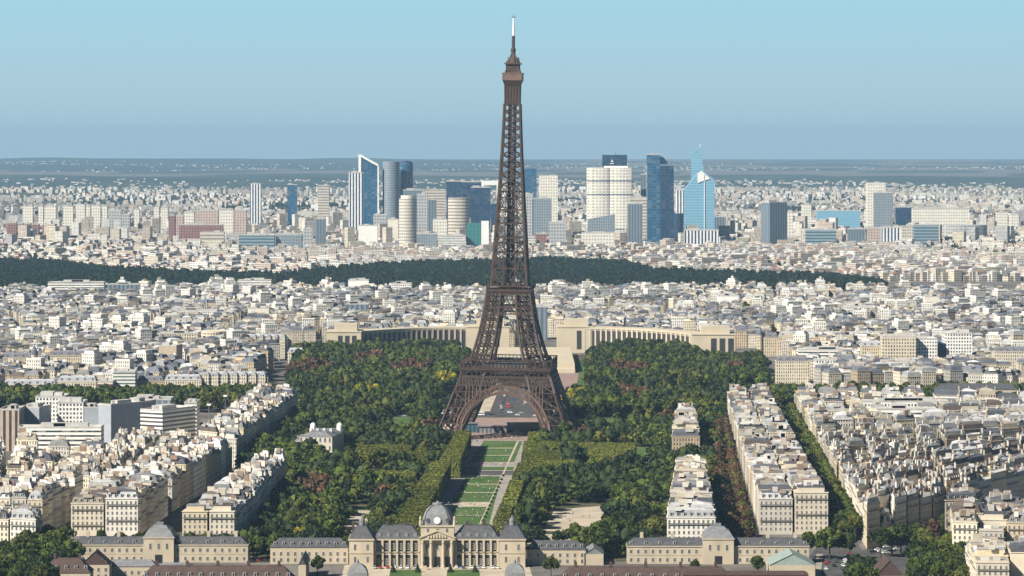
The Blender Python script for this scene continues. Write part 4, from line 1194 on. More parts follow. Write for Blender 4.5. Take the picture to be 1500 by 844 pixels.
def hedge(q, h, label, kind='hedge', seed=1, group='clipped hedges along the lawns', bump=.7, name='clipped_hedge', dens=2.0):
    """q: the four corners of its flat clipped top as seen in the photograph"""
    rs = np.random.default_rng(seed)
    w = [tuple(G(a, b, h)[:2]) for a, b in q]; c = cen(w); w = [(x - c[0], y - c[1]) for x, y in w]
    mb = MB(); cols = np.array(KINDS[kind])
    core = inset(w, .5)
    mb.set(0, tuple(cols[1] * .7)); mb.prism(core, 0, h - .7)
    ps, ns = [], []
    def area(a, b, c_, d, n):
        u, v = rs.random((n, 1)), rs.random((n, 1))
        A, B, C, Dd = map(np.array, (a, b, c_, d))
        return (A * (1 - u) + B * u) * (1 - v) + (Dd * (1 - u) + C * u) * v
    L = [(Vector(w[i]) - Vector(w[(i + 1) % 4])).length for i in range(4)]
    n = int((L[0] + L[2]) / 2 * (L[1] + L[3]) / 2 * dens)
    t = area(*[(x, y, h) for x, y in w], n)
    lv = t[:, 1] if L[1] > L[0] else t[:, 0]; bmp = bump * np.abs(np.sin(lv / 5.2 + .6 * np.sin(lv / 23))) * 1.3 - bump
    t[:, 2] += bmp + rs.normal(0, .13, n); ps.append(t); ns.append(np.tile([0, 0, 1.0], (n, 1)))
    for i in range(4):
        a, b = w[i], w[(i + 1) % 4]; k = int(L[i] * h * dens * .9); e = (Vector(b) - Vector(a)).normalized()
        s = area((*a, .3), (*b, .3), (*b, h), (*a, h), k); nn = np.array([e.y, -e.x, .15]); s += rs.normal(0, .15, (k, 1)) * nn; ps.append(s); ns.append(np.tile(nn, (k, 1)))
    p = np.concatenate(ps); n_ = np.concatenate(ns); k = len(p)
    nn = n_ + rs.normal(0, .24, (k, 3)); nn /= np.linalg.norm(nn, axis=1)[:, None]
    u = np.cross(nn, rs.normal(size=(k, 3))); u /= np.linalg.norm(u, axis=1)[:, None]; v = np.cross(nn, u); s = rs.uniform(.3, .62, (k, 1))
    qd = np.stack([p - u * s - v * s * .7, p + u * s - v * s * .8, p + u * s * .8 + v * s, p - u * s * .7 + v * s * .8], 1).reshape(-1, 3)
    root = empty(name, (c[0], c[1], 0)); tag(root, label, 'hedge', group)
    link('leaves', np_mesh('leaves', qd, np.arange(k * 4).reshape(-1, 4), cols[rs.integers(0, 3, k)] * rs.uniform(.75, 1.25, (k, 1)), M['leaf']), root)
    mb.build('branch_mass', [M['leaf']], root)
    HEDGES.append([(x + c[0], y + c[1]) for x, y in w])
HEDGES = []
hedge([(578, 762), (619, 762), (641, 712), (609, 712)], 13, 'near stretch of the long clipped hedge left of the lawns', seed=1)
hedge([(610, 710), (642, 710), (660, 676), (633, 676)], 13, 'middle stretch of the long clipped hedge left of the lawns', seed=2)
hedge([(644, 673), (674, 673), (690, 630), (669, 630)], 13, 'far stretch of clipped hedge ending at the tower, left of the lawns', seed=3)
hedge([(722, 764), (744, 764), (752, 738), (733, 738)], 10, 'near stretch of the clipped hedge right of the lawns', seed=4)
hedge([(735, 734), (757, 734), (768, 702), (748, 702)], 10, 'middle stretch of the clipped hedge right of the lawns', seed=5)
hedge([(750, 699), (775, 699), (783, 677), (760, 677)], 10, 'far stretch of the clipped hedge right of the lawns', seed=6)
hedge([(764, 671), (822, 671), (822, 659), (766, 659)], 11, 'square clipped hedge beside the top lawn, right side', seed=7)
hedge([(766, 655), (930, 657), (932, 649), (768, 646)], 11, 'long crosswise clipped hedge right of the top lawn', seed=8)
hedge([(773, 642), (800, 642), (800, 633), (774, 633)], 11, 'small clipped hedge by the right tower foot', seed=9)
hedge([(586, 670), (640, 670), (645, 661), (590, 661)], 11, 'crosswise clipped hedge left of the top lawn', seed=10)
hedge([(516, 700), (606, 700), (610, 690), (522, 690)], 11, 'crosswise clipped hedge among the left park trees', seed=11)
hedge([(520, 660), (600, 660), (604, 652), (525, 652)], 11, 'farthest crosswise clipped hedge among the left park trees', seed=12)
hedge([(778, 682), (845, 682), (846, 674), (779, 674)], 10, 'short crosswise clipped hedge right of the middle road', seed=13)
hedge([(752, 758), (762, 758), (785, 706), (776, 706)], 9, 'second narrow clipped hedge behind the right one', kind='green', seed=14)
rng0 = random.Random(8)
for i in range(13):
    p = G(*lerp((708, 764), (737, 698), i / 12)); o = link('round_shrub', CONE, None, (p.x, p.y, .12)); o.scale = (1.3, 1.3, .75)
    tag(o, f"small dark shrub, {ordn(i)} from near end, grass strip right of lower lawns", 'shrub', 'small shrubs in the grass strip')

# ------------------------------------------------------------------ palace with curved wings across the river
M['palace_stone'] = plain('palace_stone', (0.48, 0.42, 0.315), 0.85, 0.05, 0.9, 1.08)
M['slot'] = plain('tall_dark_window', (0.045, 0.042, 0.045), 0.4, 0.2)
def wing(pin, pout, label, lit):
    a, b = G(*pin), G(*pout); ctl = Vector((a.x + (b.x - a.x) * .62, a.y + 12, 0)); sgn = 1 if b.x > a.x else -1
    R = empty('curved_palace_wing', (a.x, a.y, 0)); tag(R, label, 'palace', 'facing palace wings')
    st = M['palace_stone']
    bez = lambda t: (a * (1 - t) ** 2 + ctl * 2 * t * (1 - t) + b * t * t) - a
    n = 24; H = 25.5
    pts = [bez(.06 + .86 * i / n) for i in range(n + 1)]
    nor = []
    for i in range(n + 1):
        d = (bez(min(1, .06 + .86 * i / n + .01)) - bez(.06 + .86 * i / n - .01)).normalized(); v = Vector((d.y, -d.x, 0)); nor.append(v if v.y < 0 else -v)
    m = MB(); rf = MB()
    for i in range(n):
        p, q, u, v = pts[i], pts[i + 1], nor[i], nor[i + 1]
        fr = [p, q, q - v * 20, p - u * 20]
        if sgn < 0: fr = [fr[1], fr[0], fr[3], fr[2]]
        m.prism([tuple(t[:2]) for t in fr], 0, H, cap1=False)
        fr = [p + u * .9, q + v * .9, q - v * 20.5, p - u * 20.5]
        if sgn < 0: fr = [fr[1], fr[0], fr[3], fr[2]]
        rf.prism([tuple(t[:2]) for t in fr], H, H + 2.2, True)
    m.build('wall', [st], R); rf.build('cornice_roof', [st], R)
    for i in range(n):
        p = (pts[i] + pts[i + 1]) / 2; u = (nor[i] + nor[i + 1]).normalized(); e = (pts[i + 1] - pts[i]).normalized()
        w = (pts[i + 1] - pts[i]).length
        k = MB(); k.obox((0, 0), tuple(e[:2]), w * .33, .25, 4, H - 1.6); k.build('tall_window', [M['slot']], R, tuple(p + u * .05))
        k = MB(); k.obox((0, 0), tuple(e[:2]), w * .15, .7, 0, H); k.build('pier', [st], R, tuple(pts[i] + nor[i] * .3))
    return R, a, b
def pavilion(R, px0, px1, py, h, label_part, attic=True, slots=3, org=None, hs=0):
    D = DY(py); x0, x1 = X(px0, D), X(px1, D); st = M['palace_stone']; ox, oy = org.x, org.y
    m = MB(); m.box(x0 - ox, x1 - ox, D - oy, D - oy + 34, 0, h); m.box(x0 - ox - .6, x1 - ox + .6, D - oy - .6, D - oy + 34.6, h, h + 1.2); pv = m.build(label_part, [st], R)
    w = x1 - x0
    if attic:
        m = MB(); m.box(x0 - ox + w * .22, x1 - ox - w * .12, D - oy + 5, D - oy + 30, h + 1.2, h + 8.5); m.build('attic', [st], pv)
    for i in range(slots):
        x = x0 - ox + w * (.5 + (i - (slots - 1) / 2) * .2 + hs)
        m = MB(); m.box(-w * .065, w * .065, -.2, .2, 4, h - 3.5); m.build('tall_window', [M['slot']], pv, (x, D - oy - .02, 0))
R1, a1, b1 = wing((842, 517), (1046, 532), 'long curved cream palace wing with tall dark windows, right of the tower', True)
pavilion(R1, 816, 868, 517, 27.5, 'inner_pavilion', org=a1, slots=1, hs=.12)
pavilion(R1, 1014, 1077, 532, 29, 'end_pavilion', org=a1, attic=True, slots=3, hs=.2)
R2, a2, b2 = wing((716, 517), (504, 526), 'long curved cream palace wing with tall dark windows, left of the tower', False)
pavilion(R2, 684, 746, 517, 27.5, 'inner_pavilion', org=a2, slots=2, hs=.1)
pavilion(R2, 478, 529, 526, 28, 'end_pavilion', org=a2, attic=True, slots=3, hs=.1)
m = MB(); D0 = DY(545); m.box(X(700, D0), X(842, D0), D0, D0 + 270, 0, 8); m.box(X(800, D0), X(842, D0), D0 - 16, D0 - .01, 0, 3.5)
t_ = m.build('palace_terrace', M['palace_stone']); tag(t_, 'pale stone terrace with retaining wall between the two palace wings', 'terrace')
BLOCKERS.append((X(690, D0), X(850, D0), D0 - 20, D0 + 280))
sheet('garden_ground', gp([(430, 580), (432, 520), (1120, 520), (1126, 580)]), .04, M['earth'])
sheet('fountain_walk', gp([(800, 582), (842, 582), (848, 546), (806, 546)]), .09, M['pinkpave'])
sheet('garden_lawn', gp([(843, 582), (851, 582), (857, 534), (850, 534)]), .10, M['lawn'])
sheet('garden_path', gp([(852, 582), (860, 582), (868, 530), (860, 530)]), .10, M['sand'])
sheet('quay_road', gp([(560, 611), (830, 611), (835, 603), (565, 603)]), .12, M['asphalt'])
sheet('bridge_road', gp([(719, 603), (800, 603), (784, 560), (736, 560)]), .12, M['asphalt'])
sheet('bridge_pavement', gp([(700, 603), (718, 603), (735, 560), (724, 560)]), .25, M['sand'])
sheet('bridge_pavement', gp([(801, 603), (812, 603), (792, 560), (785, 560)]), .25, M['sand'])
sheet('river', gp([(-200, 592), (690, 592), (700, 577), (-200, 577)]), .06, plain('river_water', (0.05, 0.07, 0.06), 0.15, 0.1))
sheet('river', gp([(815, 592), (1700, 592), (1700, 577), (805, 577)]), .06, bpy.data.materials['river_water'])
def visitor_hall(px0, px1, py, depth, h, mat, label):
    D = DY(py); x0, x1 = X(px0, D), X(px1, D); c = (x0 + x1) / 2; R = empty('entrance_hall', (c, D, 0)); tag(R, label, 'building')
    m = MB(); m.box(x0 - c, x1 - c, 0, depth, 0, h); m.build('glass_wall', [mat], R)
    m = MB(); m.box(x0 - c - .7, x1 - c + .7, -.9, depth + .5, h, h + .5, True); m.build('roof', [M['lead']], R)
    n = int((x1 - x0) / 3)
    for i in range(n + 1):
        m = MB(); m.box(-.12, .12, -.12, .12, 0, h); m.build('post', [M['iron_dark']], R, (x0 - c + (x1 - x0) * i / n, -.25, 0))
M['blue_glass'] = plain('blue_glass', (0.05, 0.11, 0.16), 0.15, 0.1, 0.7, 1.3, spec=0.7)
visitor_hall(677, 700, 634, 8, 7.2, M['blue_glass'], 'low blue glass entrance hall by the left tower foot')
visitor_hall(701, 742, 634.5, 6, 5.0, M['lead'], 'low grey ticket hall under the tower arch')
visitor_hall(743, 800, 633, 4, 7.0, M['glass'], 'long dark glass wall in place of shadow, under the right side of the tower arch')  # dark wall colour stands in for the band of shadow under the arch

# ------------------------------------------------------------------ other buildings with a look of their own
FM = {
 'cream_grid': facade('cream_grid', 2.6, 3.2, .5, .55, wall=(0.58, 0.51, 0.39)), 'white_grid': facade('white_grid', 2.6, 3.2, .55, .55, wall=(0.72, 0.71, 0.68)),
 'white_band': facade('white_band', 3, 3.3, 1.1, .42, wall=(0.74, 0.72, 0.68)), 'tan_stripe': facade('tan_stripe', 4.4, 3, .45, 1.2, (0.05, 0.04, 0.04), wall=(0.42, 0.34, 0.27), var=.05),
 'panel': plain('grey_blue_panel', (0.30, 0.325, 0.36), 0.6, 0.2, 0.9, 1.1), 'blank': plain('blank_pale_wall', (0.66, 0.62, 0.53), 0.85, 0.15, 0.9, 1.08),
 'tanblank': plain('blank_tan_wall', (0.40, 0.33, 0.24), 0.85, 0.15, 0.9, 1.08), 'white': plain('white_wall', (0.75, 0.74, 0.71), 0.8, 0.15, 0.92, 1.06),
 'balcony': facade('balcony_rows', 20, 3.0, 1.1, .5, (0.06, 0.06, 0.065), wall=(0.72, 0.70, 0.66), var=.15), 'redbalcony': facade('red_balcony_rows', 20, 3.0, 1.1, .42, (0.20, 0.06, 0.05), wall=(0.62, 0.55, 0.48), var=.1),
 'greenbalcony': facade('green_balcony_rows', 20, 3.0, 1.1, .45, (0.09, 0.14, 0.12), wall=(0.66, 0.64, 0.6), var=.1),
 'navy': facade('navy_glass', 9, 6, .9, .84, (0.012, 0.036, 0.08), wall=(0.018, 0.048, 0.10), var=.1, grough=.2, wrough=.35),
 'blueglass': facade('blue_curtain_wall', 9, 6, .9, .8, (0.014, 0.075, 0.15), wall=(0.03, 0.105, 0.19), var=.22, grough=.15, wrough=.3),
 'teal': facade('green_curtain_wall', 7, 4, .85, .7, (0.03, 0.14, 0.14), wall=(0.06, 0.2, 0.19), var=.05, grough=.15, wrough=.3),
 'sky': facade('pale_blue_glass', 60, 6, 1.1, .72, (0.15, 0.33, 0.46), wall=(0.24, 0.42, 0.54), var=.05, grough=.15, wrough=.3),
 'greyglass': facade('grey_glass', 5, 6, .7, .75, (0.12, 0.16, 0.2), wall=(0.26, 0.29, 0.31), var=.08),
 'steel': facade('steel_grey_wall', 6, 8, .55, 1.2, (0.09, 0.12, 0.15), wall=(0.17, 0.21, 0.25), var=.03),
 'beige_band': facade('beige_bands', 60, 7, 1.1, .45, (0.22, 0.2, 0.18), wall=(0.55, 0.49, 0.42), var=.02), 'beige_cell': facade('beige_cells', 5, 6.5, .6, .5, (0.2, 0.19, 0.17), wall=(0.56, 0.52, 0.45), var=.1),
 'white_cell': facade('pale_cells', 6, 7, .5, .45, (0.30, 0.29, 0.26), wall=(0.68, 0.65, 0.57), var=.1), 'white_line': facade('white_vertical_lines', 7, 8, .5, 1.2, (0.02, 0.04, 0.09), wall=(0.74, 0.74, 0.73), var=.02),
 'pink': facade('pink_grid', 6, 6, .5, .5, (0.2, 0.13, 0.12), wall=(0.47, 0.38, 0.34), var=.2), 'red': facade('dull_red_wall', 6, 6, .5, .5, (0.1, 0.04, 0.04), wall=(0.25, 0.14, 0.12), var=.1),
 'green_band': facade('green_bands', 60, 6.5, 1.1, .5, (0.06, 0.11, 0.14), wall=(0.22, 0.29, 0.33), var=.02), 'grey_cell': facade('grey_cells', 6, 7, .55, .5, (0.16, 0.18, 0.2), wall=(0.40, 0.40, 0.39), var=.1),
}
DECK = plain('roof_deck', (0.42, 0.41, 0.39), 0.85, 0.2, 0.8, 1.15)
def tall(name, label, px0, px1, pyt, D, mat, depth=None, yaw=0, shape='box', cat='building', group=None, plant=1, top=None, seed=None, slope=0):
    """a building D metres away whose front spans px0..px1 and whose top shows at pyt"""
    x0, x1 = X(px0, D), X(px1, D); c = (x0 + x1) / 2; w = x1 - x0; h = Z(pyt, D); depth = depth or min(w, 34)
    R = empty(name, (c, D + depth / 2, 0), yaw); tag(R, label, cat, group)
    m = MB(); rng = random.Random(int(px0 * 13 + pyt)); mt = FM[mat] if isinstance(mat, str) else mat
    if shape == 'box':
        m.box(-w / 2, w / 2, -depth / 2, depth / 2, 0, h)
    elif shape == 'round': m.lathe([(w / 2, 0), (w / 2, h)], 28, sy=depth / w)
    elif shape == 'slope':                                    # top edge falls by "slope" metres to the right (or left when negative)
        l, r = (h, h - slope) if slope > 0 else (h + slope, h)
        a = [(-w / 2, -depth / 2), (w / 2, -depth / 2), (w / 2, depth / 2), (-w / 2, depth / 2)]
        m.loft([(x, y, 0) for x, y in a], [(x, y, l if x < 0 else r) for x, y in a])
    elif shape == 'lobes':
        pts = []
        for i in range(13): t = PI + PI * i / 12; pts.append((-w / 4 + w / 4 * .98 * math.cos(t), -depth * .40 + depth * .08 * math.sin(t)))
        for i in range(13): t = PI + PI * i / 12; pts.append((w / 4 + w / 4 * .98 * math.cos(t), -depth * .40 + depth * .08 * math.sin(t)))
        pts += [(w / 2, depth / 2), (-w / 2, depth / 2)]; m.prism(pts, 0, h)
    m.build('body', [mt], R)
    if shape in ('box', 'round') and plant:
        for k in range(plant):
            q = MB(); a = rng.uniform(.12, .24) * w; px_ = rng.uniform(-.25, .25) * w; q.box(px_ - a, px_ + a, -depth * .22, depth * .22, h, h + rng.uniform(2.2, 3.6) * (1 if D < 5000 else 1.5)); q.build('rooftop_plant', [top or DECK], R)
        if shape == 'box':
            q = MB(); t = .5 if D < 5000 else 1.2
            for bx in ((-w / 2 - .1, w / 2 + .1, -depth / 2 - .1, -depth / 2 + t), (-w / 2 - .1, w / 2 + .1, depth / 2 - t, depth / 2 + .1), (-w / 2 - .1, -w / 2 + t, -depth / 2 + t, depth / 2 - t), (w / 2 - t, w / 2 + .1, -depth / 2 + t, depth / 2 - t)): q.box(*bx, h - .2, h + 1.1 * (1 if D < 5000 else 1.6), True)
            q.build('parapet', [top or DECK], R)
    r = max(w, depth) / 2 * (abs(math.cos(yaw)) + abs(math.sin(yaw)) if yaw else 1)
    BLOCKERS.append((c - (w / 2 if not yaw else r), c + (w / 2 if not yaw else r), D - 4, D + depth + 4))
    return R, w, depth, h
# left: slab blocks around a court
G1 = 'grey and white slab blocks at left'
for a in [
    ('tan block with dark vertical stripes at the left edge', 0, 28, 601, 2510, 'tan_stripe', 30, 0),
    ('blue-grey panel slab beside the striped tan block', 30, 64, 598, 2540, 'panel', 24, rad(-14)),
    ('brown and white block behind the panel slab', 52, 95, 582, 2700, 'white_grid', 30, 0),
    ('white gridded slab with square windows', 84, 122, 591, 2560, 'white_grid', 26, 0),
    ('grey panelled slab joined to the white gridded slab', 123, 150, 598, 2555, 'panel', 26, 0),
    ('tall narrow white slab with dark right side', 160, 186, 594, 2530, 'panel', 34, rad(-38)),
    ('dark glazed slab behind the narrow white slab', 184, 218, 590, 2640, 'steel', 24, rad(-20)),
    ('cream slab with blank wall and balconied right side', 222, 262, 602, 2500, 'balcony', 42, rad(-30)),
    ('white slab with stacked balconies nearest the trees', 270, 288, 591, 2600, 'balcony', 26, 0),
    ('long low pale grey office bar before the slabs', 26, 148, 627, 2470, 'white_band', 18, 0),
    ('grey flat-roofed block behind the cream slab', 196, 250, 586, 2720, 'greyglass', 26, 0)]:
    tall('slab_block', a[0], a[1], a[2], a[3], a[4], a[5], a[6], a[7], group=G1, plant=2)
# riverside row and the slope above it, left
def grand(label, px0, px1, pyt, D, wc, rc, depth=15, turret=None, name='grand_apartment_block', gables=0):
    x0, x1 = X(px0, D), X(px1, D); c = (x0 + x1) / 2; w = x1 - x0; H = Z(pyt, D); h = H - 4.6
    R = empty(name, (c, D, 0)); tag(R, label, 'building')
    q = [(-w / 2, 0), (w / 2, 0), (w / 2, depth), (-w / 2, depth)]
    s = dict(h=h, wc=wc, rc=rc, kind='mansard'); m = MB(); draw_wall(m, s, q); m.build('wall', HM, R)
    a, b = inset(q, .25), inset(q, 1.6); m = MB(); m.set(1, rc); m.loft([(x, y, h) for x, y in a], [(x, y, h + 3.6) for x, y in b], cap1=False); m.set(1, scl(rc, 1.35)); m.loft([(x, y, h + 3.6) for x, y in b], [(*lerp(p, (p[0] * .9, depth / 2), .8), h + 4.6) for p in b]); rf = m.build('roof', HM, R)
    n = max(2, int(w / 6))
    for i in range(n):
        x = -w / 2 + w * (i + .5) / n; link('dormer', DORMER, rf, (x, .6, h + .8))
        if i % 2: k = MB(); k.set(2, random.choice(BRICK)); k.box(x - 2.4, x - 1.6, 5, 9, h + 3, h + 7); k.build('chimney', HM, R)
    for k in range(gables):
        x = -w / 2 + w * (k + .5) / gables; m = MB(); m.set(0, wc); m.box(x - 2.2, x + 2.2, -1.3, .2, 0, h + 2.0); m.set(1, rc); m.loft([(x - 2.4, -1.5, h + 2), (x + 2.4, -1.5, h + 2), (x + 2.4, 2, h + 2), (x - 2.4, 2, h + 2)], [(x - .2, -.5, h + 6), (x + .2, -.5, h + 6), (x + .2, 1.5, h + 6), (x - .2, 1.5, h + 6)]); m.build('bay_tower', HM, R)
    if turret is not None:
        m = MB(); m.set(0, wc); m.lathe([(3.2, 0), (3.2, h + 3)], 12, (turret * w / 2, 1)); m.set(1, (0.13, 0.14, 0.17)); m.lathe([(3.6, h + 3), (3.2, h + 6), (1.6, h + 9), (.3, h + 12)], 12, (turret * w / 2, 1)); m.build('corner_turret', HM, R)
    BLOCKERS.append((x0 - 2, x1 + 2, D - 3, D + depth + 3))
CR, PC, SLT, ZN = (0.56, 0.48, 0.34), (0.62, 0.56, 0.44), (0.15, 0.15, 0.17), (0.32, 0.33, 0.35)
grand('long cream riverside block with bay towers and steep roofs, left', 296, 392, 545, 2985, PC, ZN, gables=7)
grand('cream riverside block with pale roof next to the bay towered one', 241, 295, 549, 2980, PC, ZN)
grand('tan corner block beside the green balcony tower', 200, 240, 551, 2990, (0.44, 0.36, 0.26), SLT)
grand('long plain cream riverside block at the left edge', 4, 82, 556, 3000, CR, ZN)
grand('cream riverside block left of the red balcony tower', 84, 141, 551, 3000, PC, ZN)
tall('balcony_tower', 'tower with dull red balconies in the left riverside row', 143, 165, 560, 2960, 'redbalcony', 18, plant=1)
tall('balcony_tower', 'tower with greenish balconies in the left riverside row', 166, 198, 545, 2975, 'greenbalcony', 18, plant=1)
grand('cream hotel-like block with dark corner turret, left', 4, 50, 517, 3190, CR, SLT, turret=1.0)
grand('cream block with tall windows right of the turreted one', 73, 137, 514, 3200, CR, SLT)
tall('blank_sided_block', 'tall block with blank tan side wall, left of its twin', 235, 262, 507, 3280, 'tanblank', 20, rad(-12), plant=1)
tall('blank_sided_block', 'narrower block with blank cream side wall, right of its twin', 281, 306, 512, 3260, 'tanblank', 20, rad(-16), plant=1)
tall('curved_office', 'long pale office block with glazed roof on the left slope', 230, 290, 489, 3580, 'cream_grid', 22, plant=2)
tall('curved_office', 'cream office block with rounded front on the left slope', 292, 334, 486, 3600, 'cream_grid', 40, shape='round', plant=0)
grand('ornate cream block with many bay towers left of the palace trees', 356, 420, 490, 3560, PC, ZN, gables=6)
grand('cream block at the edge of the palace trees', 421, 445, 510, 3420, PC, ZN)
for i, a in enumerate([(70, 152, 414, 4700, 'white_band', 'wide white block at far left below the wood'), (157, 203, 417, 4680, 'steel', 'dark banded block right of the wide white one below the wood'), (348, 397, 411, 4780, 'white_band', 'stepped white block below the wood left of the tower'),
                       (260, 318, 455, 4050, 'white_grid', 'large white gridded block in the left middle distance'), (363, 394, 452, 4080, 'blank', 'plain cream block in the left middle distance'), (395, 424, 461, 4080, 'white_band', 'white balconied block beside the plain cream block'),
                       (510, 540, 411, 4800, 'white', 'small white block against the wood left of the tower'), (573, 603, 416, 4720, 'white_grid', 'pale block against the wood just left of the tower'),
                       (1052, 1082, 434, 4350, 'white', 'white wedge-like block in the right middle distance'), (1355, 1376, 435, 4300, 'blank', 'tall cream block at right in the middle distance'), (1238, 1270, 449, 4150, 'white_grid', 'cream gridded block in the right middle distance'),
                       (784, 802, 450, 3900, 'steel', 'dark glass block just right of the tower'), (505, 540, 446, 4120, 'steel', 'dark low office above the left palace wing')]):
    tall('far_block', a[5], *a[:4], a[4], 20, group=None, plant=2)
def domed_institute():
    D = DY(668); x0, x1 = X(428, D), X(487, D); c = (x0 + x1) / 2; w = x1 - x0
    R = empty('institute_building', (c, D, 0), rad(-8)); tag(R, 'grey-roofed building with two small pale domes inside the left park woods', 'building')
    m = MB(); m.set(0, (0.52, 0.49, 0.42)); m.box(-w * .32, w / 2, 0, 46, 0, 14); m.box(-w / 2, -w * .32, 4, 30, 0, 10); m.build('wall', [M['stone']], R)
    m = MB(); hip(m, -w * .32 - .3, w / 2 + .3, -.3, 46.3, 14, 17, 6); hip(m, -w / 2 - .3, -w * .32 - .01, 4, 30, 10, 13.5, 4); m.build('roof', [M['lead']], R)
    for x, y in ((-w * .24, 38), (w * .42, 41)):
        m = MB(); m.lathe([(2.2, 14), (2.2, 18.4), (2.0, 19.6), (1.3, 20.6), (.2, 21.2)], 12, (x, y)); m.build('small_dome', [M['white_paint']], R)
    for i in range(7): link('window', SW, R, (-w * .28 + i * w * .12, -.06, 10)); link('window', SW, R, (-w * .28 + i * w * .12, -.06, 4))
    for i in range(4):
        m = MB(); m.box(-w * .2 + i * w * .17, -w * .2 + i * w * .17 + 2, 18, 21, 15, 18.6); m.build('chimney', [M['stone']], R)
    BLOCKERS.append((x0 - 4, x1 + 4, D - 26, D + 52))
domed_institute()
# right: beyond the river trees
grand('very long cream row with mansard roof behind the right river trees', 1142, 1296, 486, 3640, CR, ZN)
grand('cream block with dome-like corner facing the palace end', 1113, 1140, 488, 3600, CR, SLT, turret=-1.0)
tall('long_terrace_block', 'long low terraced block with planted roofs behind the river trees', 1170, 1250, 513, 3330, 'white_band', 22, plant=3)
grand('cream house with slate roof at the left end of the river trees', 1137, 1185, 522, 3200, PC, SLT)
tall('white_modern_block', 'small white modern block with square windows by the river trees', 1194, 1224, 528, 3150, 'white_grid', 16)
tall('white_modern_block', 'small brick and white block by the river trees', 1243, 1266, 533, 3120, 'pink', 14)
grand('tall ornate cream block beside the big pale tower block', 1262, 1292, 500, 3250, CR, ZN)
tall('pale_tower_block', 'big pale cream block with rows of small windows', 1293, 1342, 494, 3230, 'cream_grid', 24, plant=2)
tall('pale_tower_block', 'lower pale annexe in front of the big cream block', 1292, 1341, 530, 3120, 'cream_grid', 16, plant=1)
tall('gridded_office', 'white gridded office left of the dark glass core', 1344, 1373, 497, 3240, 'white_grid', 30, plant=1)
tall('gridded_office', 'dark glass office core between the white grids', 1374, 1385, 503, 3250, 'navy', 24, plant=0)
tall('gridded_office', 'white gridded office right of the dark glass core', 1386, 1424, 489, 3250, 'white_grid', 34, plant=2)
grand('pale mansion with slate roof among trees at the right edge', 1458, 1510, 508, 3200, PC, SLT)
tall('terraced_white_block', 'big white stepped block with yellow awnings among the right roofs', 1285, 1372, 600, 2590, 'white_band', 16, plant=2)
tall('terraced_white_block', 'upper white wing behind the yellow awning block', 1262, 1390, 589, 2640, 'white_grid', 14, plant=3)
tall('brick_roof_block', 'red brick block with cut-out roof among the right roofs', 1300, 1330, 628, 2470, M['redbrick'], 16, plant=1)
simple_hall('glass_roofed_hall', 1372, 1490, 600, 14, 17, 22, 'long hall with dark glazed ridge roof below the right river trees', M['school_stone'], M['slate'], winrow=False)
tall('blank_sided_block', 'block with blank cream end wall beside the diagonal street', 1330, 1378, 716, 2060, 'blank', 12, plant=1)

# ------------------------------------------------------------------ office towers on the skyline
OT = 'office_tower'
def tw(label, px0, px1, pyt, D, mat, depth=None, shape='box', yaw=0, plant=1, slope=0, name=OT):
    return tall(name, label, px0, px1, pyt, D, mat, depth, yaw, shape, 'tower', None, plant, None, None, slope)
tw('slim white tower with dark vertical stripes, leftmost of the skyline cluster', 511, 532, 253.5, 7900, 'white_line', 26)
r, w, d, h = tw('blue glass tower with slanting top and white frame', 527, 554, 243, 8300, 'blueglass', 30, 'slope', slope=-14)
m = MB(); t = 3.2; z0 = Z(225.5, 8300)
m.loft([(-w / 2 - t, -d / 2 - 1, 0), (-w / 2 + t, -d / 2 - 1, 0), (-w / 2 + t, d / 2, 0), (-w / 2 - t, d / 2, 0)], [(-w / 2 - t, -d / 2 - 1, z0), (-w / 2 + t, -d / 2 - 1, z0 - 6), (-w / 2 + t, d / 2, z0 - 6), (-w / 2 - t, d / 2, z0)])
m.beam((-w / 2, -d / 2 - 1, z0 - 3), (w / 2, -d / 2 - 1, Z(243, 8300) + 1), 5); m.beam((w / 2, -d / 2 - 1, 0), (w / 2, -d / 2 - 1, Z(243, 8300)), 3.4); m.build('white_frame', [FM['white']], r)
m = MB(); m.loft([(-w / 2 + t, -d / 2, Z(243, 8300) - 14), (w / 2, -d / 2, Z(243, 8300) - 1), (w / 2, -d / 2 + 3, Z(243, 8300) - 1), (-w / 2 + t, -d / 2 + 3, Z(243, 8300) - 14)], [(-w / 2 + t, -d / 2, z0 - 8), (w / 2 - .5, -d / 2, Z(243, 8300)), (w / 2 - .5, -d / 2 + 3, Z(243, 8300)), (-w / 2 + t, -d / 2 + 3, z0 - 8)]); m.build('glass_sail', [FM['blueglass']], r)
tw('grey glass cylinder tower beside the slanting blue one', 560, 585, 237, 8300, 'greyglass', 38, 'round', plant=0)
r, w, d, h = tw('dark blue glass tower with rounded crown', 585, 605, 240, 8350, 'blueglass', 34, 'round', plant=0)
m = MB(); m.lathe([(w / 2, h), (w / 2 * .85, h + 4), (w / 2 * .5, h + 6.5), (.5, h + 7.5)], 20, sy=d / w); m.build('crown', [FM['navy']], r)
tw('dark blue flat-topped block behind the beige cylinder', 590, 619, 279, 8100, 'steel', 30)
r, w, d, h = tw('tall beige cylinder tower in front of the skyline', 584, 610, 291, 6950, 'beige_cell', 38, 'round', plant=0)
m = MB(); m.lathe([(w / 2 * .8, h), (w / 2 * .8, h + 6)], 24); m.build('set_back_top', [FM['blank']], r)
tw('grey slab just right of the beige cylinder', 611, 626, 285, 7600, 'grey_cell', 26)
tw('blue-grey small tower between two beige ones', 626.5, 639, 293, 7700, 'steel', 24)
tw('pale wide block behind the small blue-grey tower', 622, 653, 279, 8500, 'beige_band', 30)
tw('dark blue block, left of the three navy towers', 654, 676.5, 266, 8200, 'navy', 30)
tw('dark blue block, middle of the three navy towers', 677, 705, 267, 8300, 'navy', 30)
